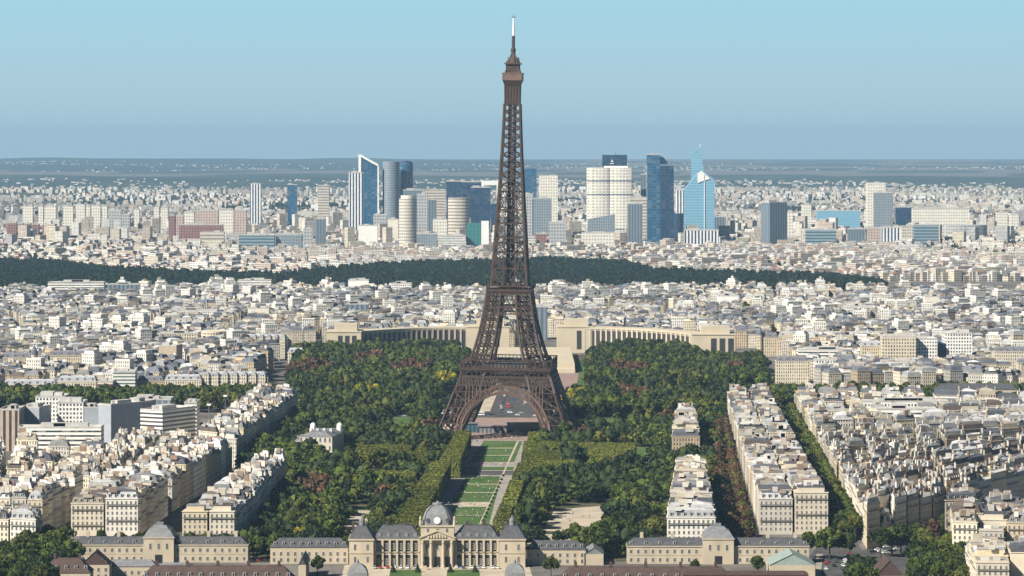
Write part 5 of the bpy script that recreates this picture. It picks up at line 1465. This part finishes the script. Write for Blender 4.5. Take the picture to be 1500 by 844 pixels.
tw('dark navy tower, nearest of the three', 690, 718.5, 275, 7600, 'navy', 30)
tw('short navy block beside the nearest navy tower', 719, 731, 298, 7600, 'navy', 26)
r = empty('hollow_arch_building', (X(718, 8700), 8700, 0)); tag(r, 'pale square hollow arch building half hidden by the lattice tower', 'arch')
w_ = X(732, 8700) - X(704, 8700); zt = Z(265, 8700)
for x in (-w_ / 2 + 4, w_ / 2 - 4):
    m = MB(); m.box(x - 4, x + 4, 0, 40, 0, zt); m.build('side_wall', [FM['white']], r)
m = MB(); m.box(-w_ / 2 + 8.01, w_ / 2 - 8.01, 0, 40, zt - 11, zt); m.build('top_span', [FM['white']], r)
tw('oval beige tower with horizontal bands', 656, 687, 290, 7300, 'beige_band', 30, 'round', plant=0)
tw('white low wide building below the oval beige tower', 641, 682, 346, 6900, 'white_band', 26)
tw('green glass block near the left of the lattice tower', 683, 704.5, 327, 6920, 'teal', 24, plant=0)
tw('thin white slab joined to the green glass block', 705, 716, 324, 6920, 'white', 22, plant=0)
tw('grey glass block right of the beige cylinder base', 610, 640, 343, 6930, 'greyglass', 26)
tw('white block left of the beige cylinder base', 525, 553, 331, 7150, 'white', 26)
tw('pale slab behind the white block at left', 547, 567, 315, 7500, 'grey_cell', 24)
tw('cream slab left of the beige cylinder', 568, 583.5, 322, 7300, 'blank', 22)
tw('cream block between the two beige towers', 634, 655, 322, 7250, 'white_cell', 24)
tw('blue glass tower right of the lattice tower', 764, 786, 247, 8300, 'blueglass', 32, plant=0)
tw('grey slab in front of the blue glass tower', 763, 781, 285, 7500, 'grey_cell', 26)
tw('white tower with fine grid right of the lattice tower', 790, 817, 258, 8100, 'white_cell', 36)
tw('blue-grey tower in front of the white gridded one', 780, 808, 291, 7500, 'greyglass', 28)
tw('white framed box building right of the lattice tower', 804, 829, 326, 7050, 'grey_cell', 26)
tw('dull red block low beside the lattice tower', 785, 801, 343, 7150, 'red', 22)
tw('bluish white low block beside the lattice tower', 767, 784, 349, 7000, 'white_band', 22)
r, w, d, h = tw('huge cream tower of two rounded lobes with dark bands', 860, 927, 246, 7800, 'white_cell', 60, 'lobes')
for yy_ in (265, 285, 360 - 24):
    m = MB(); zz = Z(yy_, 7800)
    pts = []
    for cxx in (-w / 4, w / 4):
        for i in range(13): t_ = PI + PI * i / 12; pts.append((cxx + w / 4 * 1.0 * math.cos(t_), -d * .405 + d * .085 * math.sin(t_)))
    pts += [(w / 2 + .3, d / 2 + .3), (-w / 2 - .3, d / 2 + .3)]; m.prism(pts, zz - 1.3, zz + 1.3, True); m.build('dark_band', [FM['steel']], r)
m = MB(); m.box(-w * .12, w * .4, -d * .1, d * .3, h, h + 4); m.build('rooftop_plant', [FM['white']], r)
r, w, d, h = tw('dark blue box tower rising behind the huge cream one', 882.5, 918.5, 227, 8300, 'navy', 40, plant=0)
m = MB(); s_ = 3.0
m.box(-10 * .5 - 7, -10 * .5 + 3, -d / 2 - .4, -d / 2 - .05, h - 22, h - 20.5, True); m.beam((-9, -d / 2 - .4, h - 18), (-6.5, -d / 2 - .4, h - 12), 1.6); m.beam((-4, -d / 2 - .4, h - 18), (-6.5, -d / 2 - .4, h - 12), 1.6); m.build('white_emblem', [M['white_paint']], r)
m = MB(); m.beam((3, 0, h), (3, 0, h + 9), .9); m.build('aerial', [M['iron_dark']], r)
tw('grey glass wedge in front of the huge cream tower', 861, 901, 314, 7350, 'greyglass', 30, 'slope', slope=-11)
tw('white gridded low block below the huge cream tower', 852, 900, 342, 6950, 'white_cell', 26)
tw('dark green-grey slab left of the tallest blue tower', 919.5, 941, 299, 7050, 'steel', 26)
tw('beige banded tower behind the green-grey slab', 923, 956, 290, 7500, 'beige_band', 28)
r, w, d, h = tw('tallest dark blue glass tower, right lower half', 967, 987, 243, 7150, 'navy', 34, plant=0)
r, w, d, h = tw('tallest dark blue glass tower, left higher half', 948, 967, 227, 7160, 'blueglass', 36, plant=1)
m = MB(); pts = [(w / 2, h - 20)]
for i in range(9): t_ = PI / 2 * i / 8; pts.append((w / 2 + 17 * math.sin(t_), h - 20 + 17 * math.cos(t_)))
m.loft([(x, -4, z) for x, z in pts], [(x, 4, z) for x, z in pts], True, True); m.build('glass_fin', [FM['sky']], r)
tw('blue-grey tower left behind the tallest blue tower', 939, 955, 256, 7900, 'steel', 28)
tw('beige striped tower between the blue ones', 990, 1003.5, 279, 8200, 'white_line', 24)
tw('dark blue rounded block beside the pale blue tower', 986, 1002, 313, 7300, 'navy', 26, 'round', plant=0)
def profile_tower(label, pts, D, depth, mat, cap=None):
    """a tower whose front is an upright polygon of photograph spots, with real depth"""
    xs = [X(a, D) for a, b in pts]; c = (min(xs) + max(xs)) / 2
    P = [(X(a, D) - c, Z(b, D)) for a, b in pts]; P = [(x, max(0, z)) for x, z in P]
    R = empty(OT, (c, D, 0)); tag(R, label, 'tower'); m = MB()
    m.loft([(x, 0, z) for x, z in P][::-1], [(x, depth, z) for x, z in P][::-1], True, True); m.build('body', [FM[mat]], R)
    BLOCKERS.append((min(xs), max(xs), D - 4, D + depth + 4)); return R, P, c
R, P, c = profile_tower('pale blue glass tower with sloping shoulders', [(1003, 420), (1047, 420), (1046.5, 263), (1028, 250), (1022, 254), (1003, 278)], 7350, 36, 'sky')
m = MB(); z_ = lambda y: Z(y, 7350); x_ = lambda p: X(p, 7350) - c
m.loft([(x_(1022), -1.5, z_(268)), (x_(1040), -1.5, z_(262)), (x_(1028), -1.5, z_(250.5)), (x_(1022), -1.5, z_(254.5))], [(x_(1022), -.05, z_(268)), (x_(1040), -.05, z_(262)), (x_(1028), -.05, z_(250.5)), (x_(1022), -.05, z_(254.5))], True, True); m.build('white_crown_panel', [FM['white']], R)
m = MB(); m.beam((x_(1032), -.8, 0), (x_(1032), -.8, z_(256)), 1.4); m.build('corner_line', [FM['white']], R)
R, P, c = profile_tower('slim pale blue tower tapering to a spire', [(1012.5, 420), (1029, 420), (1031, 249), (1028, 232), (1026, 215), (1013, 224)], 7600, 24, 'sky')
m = MB(); m.beam((X(1026, 7600) - c, 12, Z(216, 7600)), (X(1026, 7600) - c, 12, Z(211, 7600)), 1.2); m.build('spire', [M['white_paint']], R)
tw('low block with white vertical fins below the pale blue tower', 1003, 1053, 338, 7050, 'white_line', 26)
tw('dark block right of the pale blue tower', 1047, 1063, 318, 7500, 'steel', 24)
tw('dark steel-grey slab standing alone right of the cluster', 1119.5, 1150, 297, 7080, 'steel', 34, yaw=rad(28))
tw('white slab just right of the dark steel slab', 1151, 1162, 311, 7500, 'white_cell', 22)
tw('green banded low office, left of the pair at right', 1181, 1225, 337, 7080, 'green_band', 26)
tw('blue-grey flats block beside the green banded office', 1243, 1268, 336, 7150, 'steel', 24)
tw('tall white slab tower at right', 1270, 1297, 268.5, 8000, 'white_cell', 28)
tw('blue-grey framed glass tower in front of the tall white slab', 1281, 1308, 283, 7700, 'greyglass', 28)
tw('pinkish gridded block below the tall white slab', 1270, 1291, 334, 7150, 'pink', 22)
tw('white and blue vertical striped block at right', 1291.5, 1320, 334, 7100, 'white_line', 24)
tw('tan flats between the striped block and green office', 1321, 1338, 332, 7250, 'beige_cell', 22)
tw('green banded office, right of the pair at right', 1339, 1375, 330, 7180, 'green_band', 26)
tw('very wide white slab block at far right', 1337, 1420, 306, 7900, 'white_cell', 24)
tw('wide grey curved block below the very wide white slab', 1377, 1449, 330, 7450, 'grey_cell', 60, 'round', plant=0)
tw('dark blue block left of the very wide white slab', 1312, 1337, 304, 8000, 'navy', 26)
tw('long pale blue office bar behind the green one', 1197, 1260, 309, 8300, 'sky', 26)
tw('small white tower left of the pale blue bar', 1175, 1188, 300, 8400, 'white_cell', 22)
tw('white and blue striped tower, leftmost of two lone ones', 366, 382, 270, 8600, 'white_line', 26)
tw('dark blue striped tower, second of two lone ones', 421, 435, 271, 8700, 'blueglass', 26)
tw('beige tower with dark flat top left of the cluster', 466, 482, 272, 8700, 'beige_band', 26)
tw('long grey-blue glass office, left of the joined pair', 350, 402, 345, 6820, 'green_band', 28)
tw('grey glass office with dark right side, right of the pair', 404, 442, 344, 6830, 'greyglass', 28)
tw('narrow grey tower, left of the close pair at far left', 159, 178, 308, 7900, 'grey_cell', 26)
tw('shorter grey tower, right of the close pair at far left', 178.5, 190, 315, 7850, 'grey_cell', 24)
tw('wide beige office slab left of the glass pair', 293, 328, 341, 7000, 'beige_band', 24)
tw('dark slab right of the glass office pair', 462, 477, 321, 7000, 'steel', 24)
tw('grey flats right of the glass office pair', 444, 458, 336, 6950, 'grey_cell', 22)
for i, (a, b, y, mt, lb) in enumerate([(247, 256, 316, 'red', 'red flats at left end of the rosy estate'), (258, 269, 316, 'pink', 'pink flats second in the rosy estate'), (270, 284, 311, 'white_cell', 'tall pale flats third in the rosy estate'), (285, 320, 309, 'pink', 'broad pink flats midway in the rosy estate'),
                                  (321, 342, 309, 'white_cell', 'pale flats with dark gaps in the rosy estate'), (343, 361, 309, 'pink', 'pink and white flats at right end of the rosy estate'), (262, 326, 330, 'red', 'long low red building before the rosy estate')]):
    tw(lb, a, b, y, 7500 if i < 6 else 7250, mt, 22, name='flats_block')
for i, (a, b, y) in enumerate([(33, 48, 303), (56, 63, 303), (65, 82, 302), (92, 107, 303), (111, 124, 300), (126, 132, 302), (134, 147, 302), (149, 157, 303), (196, 204, 307), (225, 233, 304), (236, 246, 305), (1388, 1400, 300), (1460, 1476, 312), (1480, 1492, 314)]):
    tw(f"white slab of flats, {ordn(i)} from the left along the far suburb line", a, b, y, 8300 - (i % 3) * 60, 'white_cell', 20, name='flats_slab')
for i, (a, b, y) in enumerate([(10, 24, 327), (26, 34, 328), (36, 45, 328), (47, 57, 329), (62, 72, 330), (74, 82, 333), (88, 98, 333)]):
    tw(f"brick red flats, {ordn(i)} from the left edge in the low reddish row", a, b, y, 7500, 'red', 16, name='brick_flats')

# ------------------------------------------------------------------ streets, trees
sheet('street', gp([(1190, 875), (1300, 875), (1400, 760), (1550, 705), (1550, 696), (1300, 800), (1262, 806), (1163, 613), (1127, 613), (1213, 784), (1185, 815)]), .05, M['asphalt'])
sheet('street', gp([(1050, 815), (1112, 815), (1112, 784), (1064, 614), (1050, 614), (1040, 720)]), .05, M['asphalt'])
sheet('street', gp([(200, 815), (268, 815), (384, 722), (440, 640), (345, 690), (340, 698), (246, 752), (202, 786)]), .05, M['asphalt'])
sheet('pavement', gp([(1192, 870), (1199, 870), (1206, 812), (1196, 812)]), .15, M['paving'])
WALKZ = [gp([(596, 812), (768, 812), (748, 765), (803, 636), (672, 636), (640, 690), (606, 770)]), gp([(636, 648), (820, 648), (815, 600), (655, 600)])]
HEDGE_ZONES = [inset(h, -3.5) for h in HEDGES]
PK = ['dark green', 'green', 'dark green', 'green', 'dark green', 'olive', 'green', 'dark green', 'green', 'dark green']
for a_, b_, r_, k_ in [(458, 735, 13, 'russet'), (555, 745, 9, 'russet'), (470, 712, 10, 'dark green'), (622, 640, 12, 'russet'), (430, 690, 26, 'green'), (445, 806, 7, 'yellow'), (480, 790, 16, 'green'), (560, 782, 14, 'olive'), (600, 660, 10, 'olive'), (545, 612, 16, 'olive'),
                       (862, 640, 22, 'dark green'), (845, 592, 9, 'yellow'), (845, 655, 8, 'russet'), (965, 625, 9, 'russet'), (1010, 612, 26, 'olive'), (1000, 660, 18, 'green'), (905, 745, 15, 'green'), (870, 815, 16, 'green'), (800, 790, 13, 'dark green'), (780, 735, 10, 'olive'), (955, 760, 13, 'olive'),
                       (600, 560, 26, 'russet'), (540, 545, 18, 'russet'), (655, 575, 7, 'yellow'), (450, 560, 26, 'russet'), (920, 560, 20, 'russet'), (1000, 575, 22, 'olive'), (1080, 560, 12, 'russet'), (700, 700, 1, 'olive'), (930, 590, 16, 'russet'), (800, 700, 7, 'russet'), (890, 660, 9, 'yellow'), (510, 680, 12, 'olive'), (400, 760, 12, 'dark green'), (560, 700, 8, 'dark green'), (940, 700, 12, 'dark green'), (540, 585, 12, 'yellow')]:
    q_ = G(a_, b_); PATCHES.append((q_.x, q_.y, r_, k_))
OPEN_R = gp([(772, 828), (836, 828), (848, 802), (894, 792), (894, 736), (812, 742), (775, 785)])
OPEN_L = gp([(486, 806), (546, 820), (556, 738), (500, 742)])
PARK_LANE = gp([(943, 815), (955, 815), (952, 640), (946, 640)])
sheet('park_lane', PARK_LANE, .13, M['asphalt'])
sheet('sandy_yard', gp([(492, 806), (545, 812), (553, 772), (503, 768)]), .08, M['sand'])
for k in range(9): r_ = random.Random(k); a_ = bil(OPEN_L, r_.uniform(.1, .9), r_.uniform(.03, .3)); add_tree(a_[0], a_[1], r_.uniform(2.8, 4.0), r_.uniform(5, 8), r_.choice(['olive', 'yellow', 'olive']), 'left sandy yard')
for a_, b_ in ((818, 800), (832, 797), (842, 788), (795, 806)): q_ = G(a_, b_); add_tree(q_.x, q_.y, 3.8, 9.5, 'dark green' if a_ < 830 else 'green', 'right sandy yard')
CLEAR = [gp(c) for c in ([(840, 702), (915, 702), (905, 668), (846, 668)], [(890, 690), (960, 690), (950, 655), (885, 655)], [(500, 722), (560, 722), (575, 690), (515, 690)], [(470, 690), (530, 690), (540, 660), (490, 660)], [(498, 792), (548, 792), (556, 742), (512, 742)], [(540, 640), (610, 640), (615, 610), (560, 610)], [(850, 640), (920, 640), (915, 612), (855, 612)])]
for c_ in CLEAR: sheet('park_lawn', c_, .07, M['lawn'])
for c_ in CLEAR:
    r_ = random.Random(int(c_[0][1])); sheet('park_path', [lerp(c_[0], c_[3], .42), lerp(c_[1], c_[2], .5), lerp(c_[1], c_[2], .56), lerp(c_[0], c_[3], .5)], .1, M['sand'])
    for k in range(5):
        a_ = bil(c_, r_.random(), r_.random()); add_tree(a_[0], a_[1], r_.uniform(2.6, 4.5), r_.uniform(5, 9), r_.choice(['green', 'olive', 'dark green', 'yellow']), 'small lawns inside the park')
fill(PARK_L, 'left park woods', 11.8, PK, 31, WALKZ + HEDGE_ZONES + BL + CLEAR + [OPEN_L], 4.6, 9.6, 9, 19)
fill(PARK_R, 'right park woods', 11.8, PK[::-1], 32, [SANDPIT, OPEN_R, PARK_LANE] + WALKZ + HEDGE_ZONES + BL + CLEAR, 4.6, 9.6, 9, 19)
fill(CHAILLOT_L, 'palace gardens left', 11, ['dark green', 'green', 'dark green', 'dark green', 'olive', 'green'], 33, [], 5, 8.5, 13, 23)
fill(CHAILLOT_R, 'palace gardens right', 11, ['dark green', 'green', 'dark green', 'green', 'olive', 'dark green'], 34, [], 5, 8.5, 13, 23)
fill(gp([(-20, 606), (435, 606), (436, 589), (-20, 589)]), 'left river trees', 11, ['green', 'dark green', 'olive'], 35, [], 5.5, 7.5, 15, 20)
fill(gp([(1096, 610), (1580, 606), (1580, 586), (1088, 588)]), 'right river trees', 11, ['olive', 'dark green', 'green', 'olive', 'dark green'], 36, [], 5.5, 7.5, 15, 20)
fill(gp([(752, 492), (808, 492), (806, 484), (755, 484)]), 'behind the palace', 11, ['russet', 'dark green'], 37, [], 5, 7, 12, 16)
line_trees([(1253, 797), (1205, 700), (1157, 616)], 'right side of the green avenue', 7.5, ['olive', 'green', 'olive', 'green', 'olive'], 41, 5.0, 15)
line_trees([(1236, 792), (1184, 690), (1140, 616)], 'left side of the green avenue', 8.5, ['dark green', 'green', 'olive'], 42, 4.4, 14)
line_trees([(1072, 802), (1050, 700), (1053, 628)], 'left side of the russet avenue', 8.5, ['russet', 'russet', 'dark green', 'russet'], 43, 4.6, 13)
line_trees([(1096, 796), (1076, 710), (1061, 622)], 'right side of the russet avenue', 9.5, ['russet', 'russet', 'olive'], 44, 4.0, 11)
line_trees([(1172, 818), (1258, 822)], 'behind the right low wing', 9.5, ['green', 'dark green', 'green'], 45, 6.4, 17, 2)
line_trees([(1276, 818), (1352, 806)], 'at the corner of the diagonal street', 11, ['green', 'dark green', 'olive', 'russet'], 46, 5.6, 16, 2)
line_trees([(1352, 804), (1440, 752), (1530, 722)], 'along the diagonal street', 13, ['russet', 'dark green', 'green', 'olive'], 47, 5.0, 13)
fill(gp([(1322, 868), (1440, 868), (1425, 818), (1345, 812)]), 'bottom right corner trees', 10.5, ['green', 'dark green', 'olive', 'green'], 48, [], 5, 7, 12, 17, 'street_tree')
fill(gp([(1246, 862), (1282, 862), (1280, 838), (1250, 838)]), 'beside the steep roofed shed', 9, ['green', 'dark green'], 49, [], 4.5, 6, 10, 14, 'street_tree')
fill(gp([(-10, 872), (70, 872), (108, 845), (100, 806), (64, 800), (-10, 838)]), 'bottom left corner trees', 9.5, ['green', 'dark green', 'green', 'olive'], 50, BL, 5, 7.2, 12, 17, 'street_tree')
line_trees([(136, 809), (346, 815)], 'before the left avenue blocks', 10, ['green', 'olive', 'dark green'], 51, 4.6, 12.5, 1.5)
line_trees([(352, 819), (396, 818)], 'left end of the park edge', 9, ['dark green', 'green'], 52, 5, 14)
line_trees([(444, 845), (486, 845)], 'in the left side court', 17, ['olive'], 53, 4.2, 11, .5)
line_trees([(786, 847), (826, 844)], 'in the right side court', 15, ['green', 'olive'], 54, 4.2, 12, .5)
line_trees([(1004, 842), (1036, 842)], 'before the right low wing', 11, ['green', 'olive'], 55, 3.4, 8, .5)
line_trees([(1100, 843), (1118, 843)], 'by the pale green riding hall', 12, ['green'], 56, 4.2, 11, .5)
line_trees([(1062, 812), (1170, 812)], 'before the end of the long block', 8, ['olive', 'green', 'russet'], 57, 3.6, 9, 1)

# ------------------------------------------------------------------ cars, people, lamps
CARC = {'white': (0.75, 0.75, 0.74), 'silver': (0.42, 0.43, 0.44), 'black': (0.02, 0.02, 0.022), 'dark grey': (0.09, 0.09, 0.10), 'red': (0.42, 0.03, 0.025), 'blue': (0.04, 0.09, 0.25)}
def carpaint(n, c):
    m, t, p = newmat('car_paint_' + n.replace(' ', '_')); p.inputs['Base Color'].default_value = (*c, 1); p.inputs['Roughness'].default_value = .3; p.inputs['Metallic'].default_value = .1; return m
PAINT = {n: carpaint(n, c) for n, c in CARC.items()}
TYRE = plain('tyre', (0.015, 0.015, 0.015), 0.9)
def car_proto(paint):
    def sec(mb, pts, hw0, hw1):
        pass
    mb = MB(); L, Wd = 2.15, .88
    prof = [(-L, .35), (-L, .72), (-L + .15, .9), (-1.2, .96), (1.0, .93), (L - .2, .8), (L, .6), (L, .35)]
    mb.loft([(x, -Wd, z) for x, z in prof][::-1], [(x, Wd, z) for x, z in prof][::-1], True, True)
    roof = [(-1.05, 1.40), (.35, 1.42)]
    mb.loft([(-1.2, -.74, 1.36), (.45, -.74, 1.38), (.45, .74, 1.38), (-1.2, .74, 1.36)], [(-1.1, -.66, 1.46), (.3, -.66, 1.48), (.3, .66, 1.48), (-1.1, .66, 1.46)])
    body = mb.mesh('body', [paint])
    mb = MB(); mb.loft([(-1.75, -.82, .93), (1.05, -.82, .93), (1.05, .82, .93), (-1.75, .82, .93)], [(-1.2, -.72, 1.37), (.45, -.72, 1.39), (.45, .72, 1.39), (-1.2, .72, 1.37)]); glass = mb.mesh('window', [M['glass']])
    return body, glass
def wheel_me():
    mb = MB(); mb.lathe([(.05, -.1), (.31, -.1), (.31, .1), (.05, .1)], 12); me = mb.mesh('wheel', [TYRE]); me.transform(Matrix.Rotation(rad(90), 4, 'X')); return me
WHEEL = wheel_me()
CARP = {n: car_proto(PAINT[n]) for n in CARC}
def car(x, y, rz, colr, label, group, near, z=.12):
    b, g = CARP[colr]; R = empty('parked_car' if near else 'car', (x, y, z), rz); tag(R, label, 'car', group)
    link('body', b, R); link('window', g, R)
    if near:
        for sx in (-1.35, 1.3):
            for sy in (-.82, .82): link('wheel', WHEEL, R, (sx, sy, .31))
rc_ = random.Random(77)
def cars_along(q, n, where, group, near, rz, lanes=None):
    """n cars in the ground quad q (photograph spots), numbered from the near end"""
    spots = []
    for _ in range(4000):
        if len(spots) >= n: break
        u, v = (rc_.choice(lanes) + rc_.uniform(-.03, .03)) if lanes else rc_.random(), rc_.random()
        a = lerp(q[0], q[1], u); b = lerp(q[3], q[2], u); p = G(*lerp(a, b, v))
        if all(abs(p.x - s[0]) > 2.6 or abs(p.y - s[1]) > 6.5 for s in spots): spots.append((p.x, p.y))
    spots.sort(key=lambda s: s[1])
    for i, (x, y) in enumerate(spots):
        c = rc_.choice(['white', 'silver', 'black', 'dark grey', 'white', 'silver', 'white', 'blue', 'dark grey', 'silver', 'black', 'white', 'red'])
        car(x, y, rz + rc_.uniform(-.06, .06), c, f"{c} car, {ordn(i)} from near end, {where}", group, near)
cars_along([(722, 602), (798, 602), (783, 562), (738, 562)], 52, 'on the bridge road', 'cars on the bridge road', False, rad(92), [.15, .35, .62, .85])
cars_along([(585, 610.5), (826, 610.5), (828, 604), (590, 604)], 36, 'on the quay road by the tower', 'cars on the quay road', False, 0, None)
cars_along([(1206, 838), (1246, 838), (1262, 812), (1210, 812)], 16, 'parked before the green avenue', 'cars parked at the bottom right', True, rad(95), [.05, .35, .65, .95])
cars_along([(1262, 808), (1300, 812), (1345, 802), (1300, 802)], 8, 'at the street corner', 'cars at the diagonal street corner', True, rad(25), None)
cars_along([(548, 833.2), (612, 833.2), (612, 832.2), (548, 832.2)], 7, 'before the left palace range', 'cars parked before the palace', True, rad(88), None)
cars_along([(668, 833.2), (730, 833.2), (730, 832.2), (668, 832.2)], 7, 'before the right palace range', 'cars parked before the palace', True, rad(88), None)
cars_along([(366, 826), (392, 826), (394, 818), (368, 818)], 5, 'in the gap left of the slate range', 'cars in the side court', True, rad(5), None)
cars_along([(944.5, 812), (953, 812), (951.5, 660), (946.5, 660)], 22, 'parked along the park lane', 'cars parked in the park lane', False, rad(91), [0, 1])
cars_along([(1080, 800), (1086, 800), (1062, 650), (1058, 650)], 16, 'parked along the russet avenue', 'cars parked along the russet avenue', True, rad(95), [0, 1])
def bus(px, py, rz, label, c=(0.74, 0.74, 0.72)):
    p = G(px, py); R = empty('tour_bus', (p.x, p.y, .12), rz); tag(R, label, 'bus')
    m = MB(); m.box(-5.5, 5.5, -1.25, 1.25, .45, 1.5); m.box(-5.5, 5.5, -1.25, 1.25, 2.5, 3.3); m.build('body', [plain('bus_paint', c, .4)], R)
    m = MB(); m.box(-5.45, 5.45, -1.2, 1.2, 1.5, 2.5); m.build('window', [M['glass']], R)
    for sx in (-3.6, 3.6):
        for sy in (-1.15, 1.15): w = link('wheel', WHEEL, R, (sx, sy, .48)); w.scale = (1.55,) * 3
bus(744, 597, rad(92), 'red and white tour bus near the start of the bridge road', (0.5, 0.08, 0.07))
bus(640, 607, 0, 'white tour bus on the quay road left of the arch')
bus(700, 609, 0, 'white tour bus on the quay road under the arch')
bus(812, 607, 0, 'white tour bus on the quay road right of the arch')
def person_mesh(sit, top, legs):
    if sit: J = {'p': (0, 0, .18), 's': (0, -.05, .48), 'n': (0, -.06, .74), 'h': (0, -.05, .9), 'kl': (-.16, .42, .42), 'kr': (.16, .42, .4), 'fl': (-.15, .72, .05), 'fr': (.17, .74, .05), 'sl': (-.19, -.06, .66), 'sr': (.19, -.06, .66), 'el': (-.27, -.16, .40), 'er': (.26, .05, .40), 'hl': (-.24, -.3, .1), 'hr': (.17, .3, .42)}
    else: J = {'p': (0, 0, .92), 's': (0, .02, 1.18), 'n': (0, 0, 1.46), 'h': (0, .03, 1.62), 'kl': (-.11, .06, .5), 'kr': (.12, -.04, .5), 'fl': (-.12, .1, .05), 'fr': (.14, -.14, .05), 'sl': (-.21, 0, 1.38), 'sr': (.21, 0, 1.38), 'el': (-.27, -.05, 1.1), 'er': (.27, .06, 1.1), 'hl': (-.26, .05, .84), 'hr': (.25, .2, .88)}
    rd = {'p': .15, 's': .15, 'n': .07, 'h': .12, 'kl': .075, 'kr': .075, 'fl': .06, 'fr': .06, 'sl': .07, 'sr': .07, 'el': .05, 'er': .05, 'hl': .045, 'hr': .045}
    ks = list(J); E = [('p', 's'), ('s', 'n'), ('n', 'h'), ('p', 'kl'), ('p', 'kr'), ('kl', 'fl'), ('kr', 'fr'), ('s', 'sl'), ('s', 'sr'), ('sl', 'el'), ('sr', 'er'), ('el', 'hl'), ('er', 'hr')]
    me = bpy.data.meshes.new('person'); me.from_pydata([J[k] for k in ks], [(ks.index(a), ks.index(b)) for a, b in E], [])
    o = bpy.data.objects.new('person', me); COL.objects.link(o)
    o.modifiers.new('s', 'SKIN')
    for i, k in enumerate(ks):
        o.data.skin_vertices[0].data[i].radius = (rd[k], rd[k]); o.data.skin_vertices[0].data[i].use_root = (k == 'p')
    sb = o.modifiers.new('u', 'SUBSURF'); sb.levels = 1
    dg = bpy.context.evaluated_depsgraph_get(); r = bpy.data.meshes.new_from_object(o.evaluated_get(dg))
    bpy.data.objects.remove(o); r.materials.clear()
    n = len(r.polygons); z = [p.center.z for p in r.polygons]; c = np.ones((n, 4), np.float32); hz, lz = (.8, .3) if sit else (1.5, .9)
    for i, p in enumerate(r.polygons):
        q = p.center.z; leg = (q < lz or (sit and p.center.y > .2 and abs(p.center.x) < .23))
        c[i, :3] = (0.45, 0.28, 0.2) if q > hz else legs if leg else top
    at = r.attributes.new('col', 'FLOAT_COLOR', 'FACE'); at.data.foreach_set('color', c.ravel()); r.materials.append(M['trim'])
    return r
TOPS = [('white', (0.75, 0.74, 0.72)), ('dark', (0.03, 0.03, 0.04)), ('red', (0.45, 0.05, 0.04)), ('blue', (0.06, 0.13, 0.35)), ('pale', (0.55, 0.5, 0.42))]
PEOPLE = {(s, n): person_mesh(s, c, (0.05, 0.06, 0.10)) for s in (0, 1) for n, c in TOPS}
def crowd(q, n, where, sit, seed):
    rng = random.Random(seed); pts = []
    for _ in range(n):
        u, v = rng.random(), rng.random(); p = G(*lerp(lerp(q[0], q[1], u), lerp(q[3], q[2], u), v)); pts.append((p.x, p.y))
    pts.sort()
    for i, (x, y) in enumerate(pts):
        s = 1 if rng.random() < sit else 0; nm = rng.choice(['white', 'dark', 'dark', 'red', 'blue', 'pale', 'white'])
        o = link('person', PEOPLE[(s, nm)], None, (x, y, .125), rng.uniform(0, 6.28))
        tag(o, f"person in {nm} top {'sitting' if s else 'standing'}, {ordn(i)} from left, {where}", 'person', 'people ' + where)
crowd([(656, 768), (700, 768), (711, 744), (665, 744)], 34, 'on the nearest lawn', .6, 1)
crowd([(662, 735), (715, 735), (731, 698.5), (684, 698.5)], 66, 'on the middle lawn', .6, 2)
crowd([(688, 676.5), (742, 676.5), (756, 646.5), (711, 646.5)], 26, 'on the top lawn', .5, 3)
crowd([(690, 645), (800, 645), (800, 637), (690, 637)], 48, 'on the esplanade by the tower', 0, 4)
crowd([(668, 677), (684, 677), (704, 646), (688, 646)], 24, 'on the walk left of the top lawn', .1, 5)
crowd([(684, 683.5), (750, 683.5), (752, 679), (688, 679)], 16, 'on the pale cross road', 0, 6)
crowd([(652, 742), (718, 742), (720, 736.5), (655, 736.5)], 14, 'on the sandy cross walk', 0, 7)
crowd([(830, 770), (885, 765), (880, 745), (830, 750)], 8, 'on the sandy playground', 0, 8)
crowd([(600, 834), (690, 834), (690, 832.6), (600, 832.6)], 6, 'before the palace portico', 0, 9)
def mast(px, py, pyt, label):
    D = DY(py); h = Z(pyt, D); R = empty('floodlight_mast', (X(px, D), D, 0)); tag(R, label, 'lamp mast')
    m = MB(); m.lathe([(.35, 0), (.2, h)], 8); m.build('pole', [M['lead']], R)
    m = MB(); m.box(-1.6, 1.6, -.2, .2, h - .1, h + 1.3, True); m.build('lamp_panel', [M['white_paint']], R)
mast(306, 632, 594, 'grey floodlight mast beside the cream slab, nearer of two')
mast(330, 612, 581, 'grey floodlight mast before the left river trees, farther of two')
def awning(px, py, w, label):
    p = G(px, py); R = empty('cafe_awning', (p.x, p.y, 0), rad(25)); tag(R, label, 'awning')
    m = MB(); m.loft([(-w, -1.6, 2.6), (w, -1.6, 2.6), (w, -1.6, 2.9), (-w, -1.6, 2.9)], [(-w, 1.4, 3.6), (w, 1.4, 3.6), (w, 1.4, 3.9), (-w, 1.4, 3.9)], True, True); m.build('canopy', [plain('awning_red', (0.42, 0.03, 0.03), .8)], R)
    for x in (-w + .1, w - .1): m = MB(); m.lathe([(.05, 0), (.05, 2.7)], 6); m.build('post', [M['iron_dark']], R, (x, -1.5, 0))
awning(1386, 801, 4.2, 'red awning at the corner of the right corner block')
awning(1372, 812, 3.4, 'smaller red awning nearer the bottom right trees')
rp = random.Random(6)
# ------------------------------------------------------------------ build the many
houses()
suburbs()
far_wood()
plant()
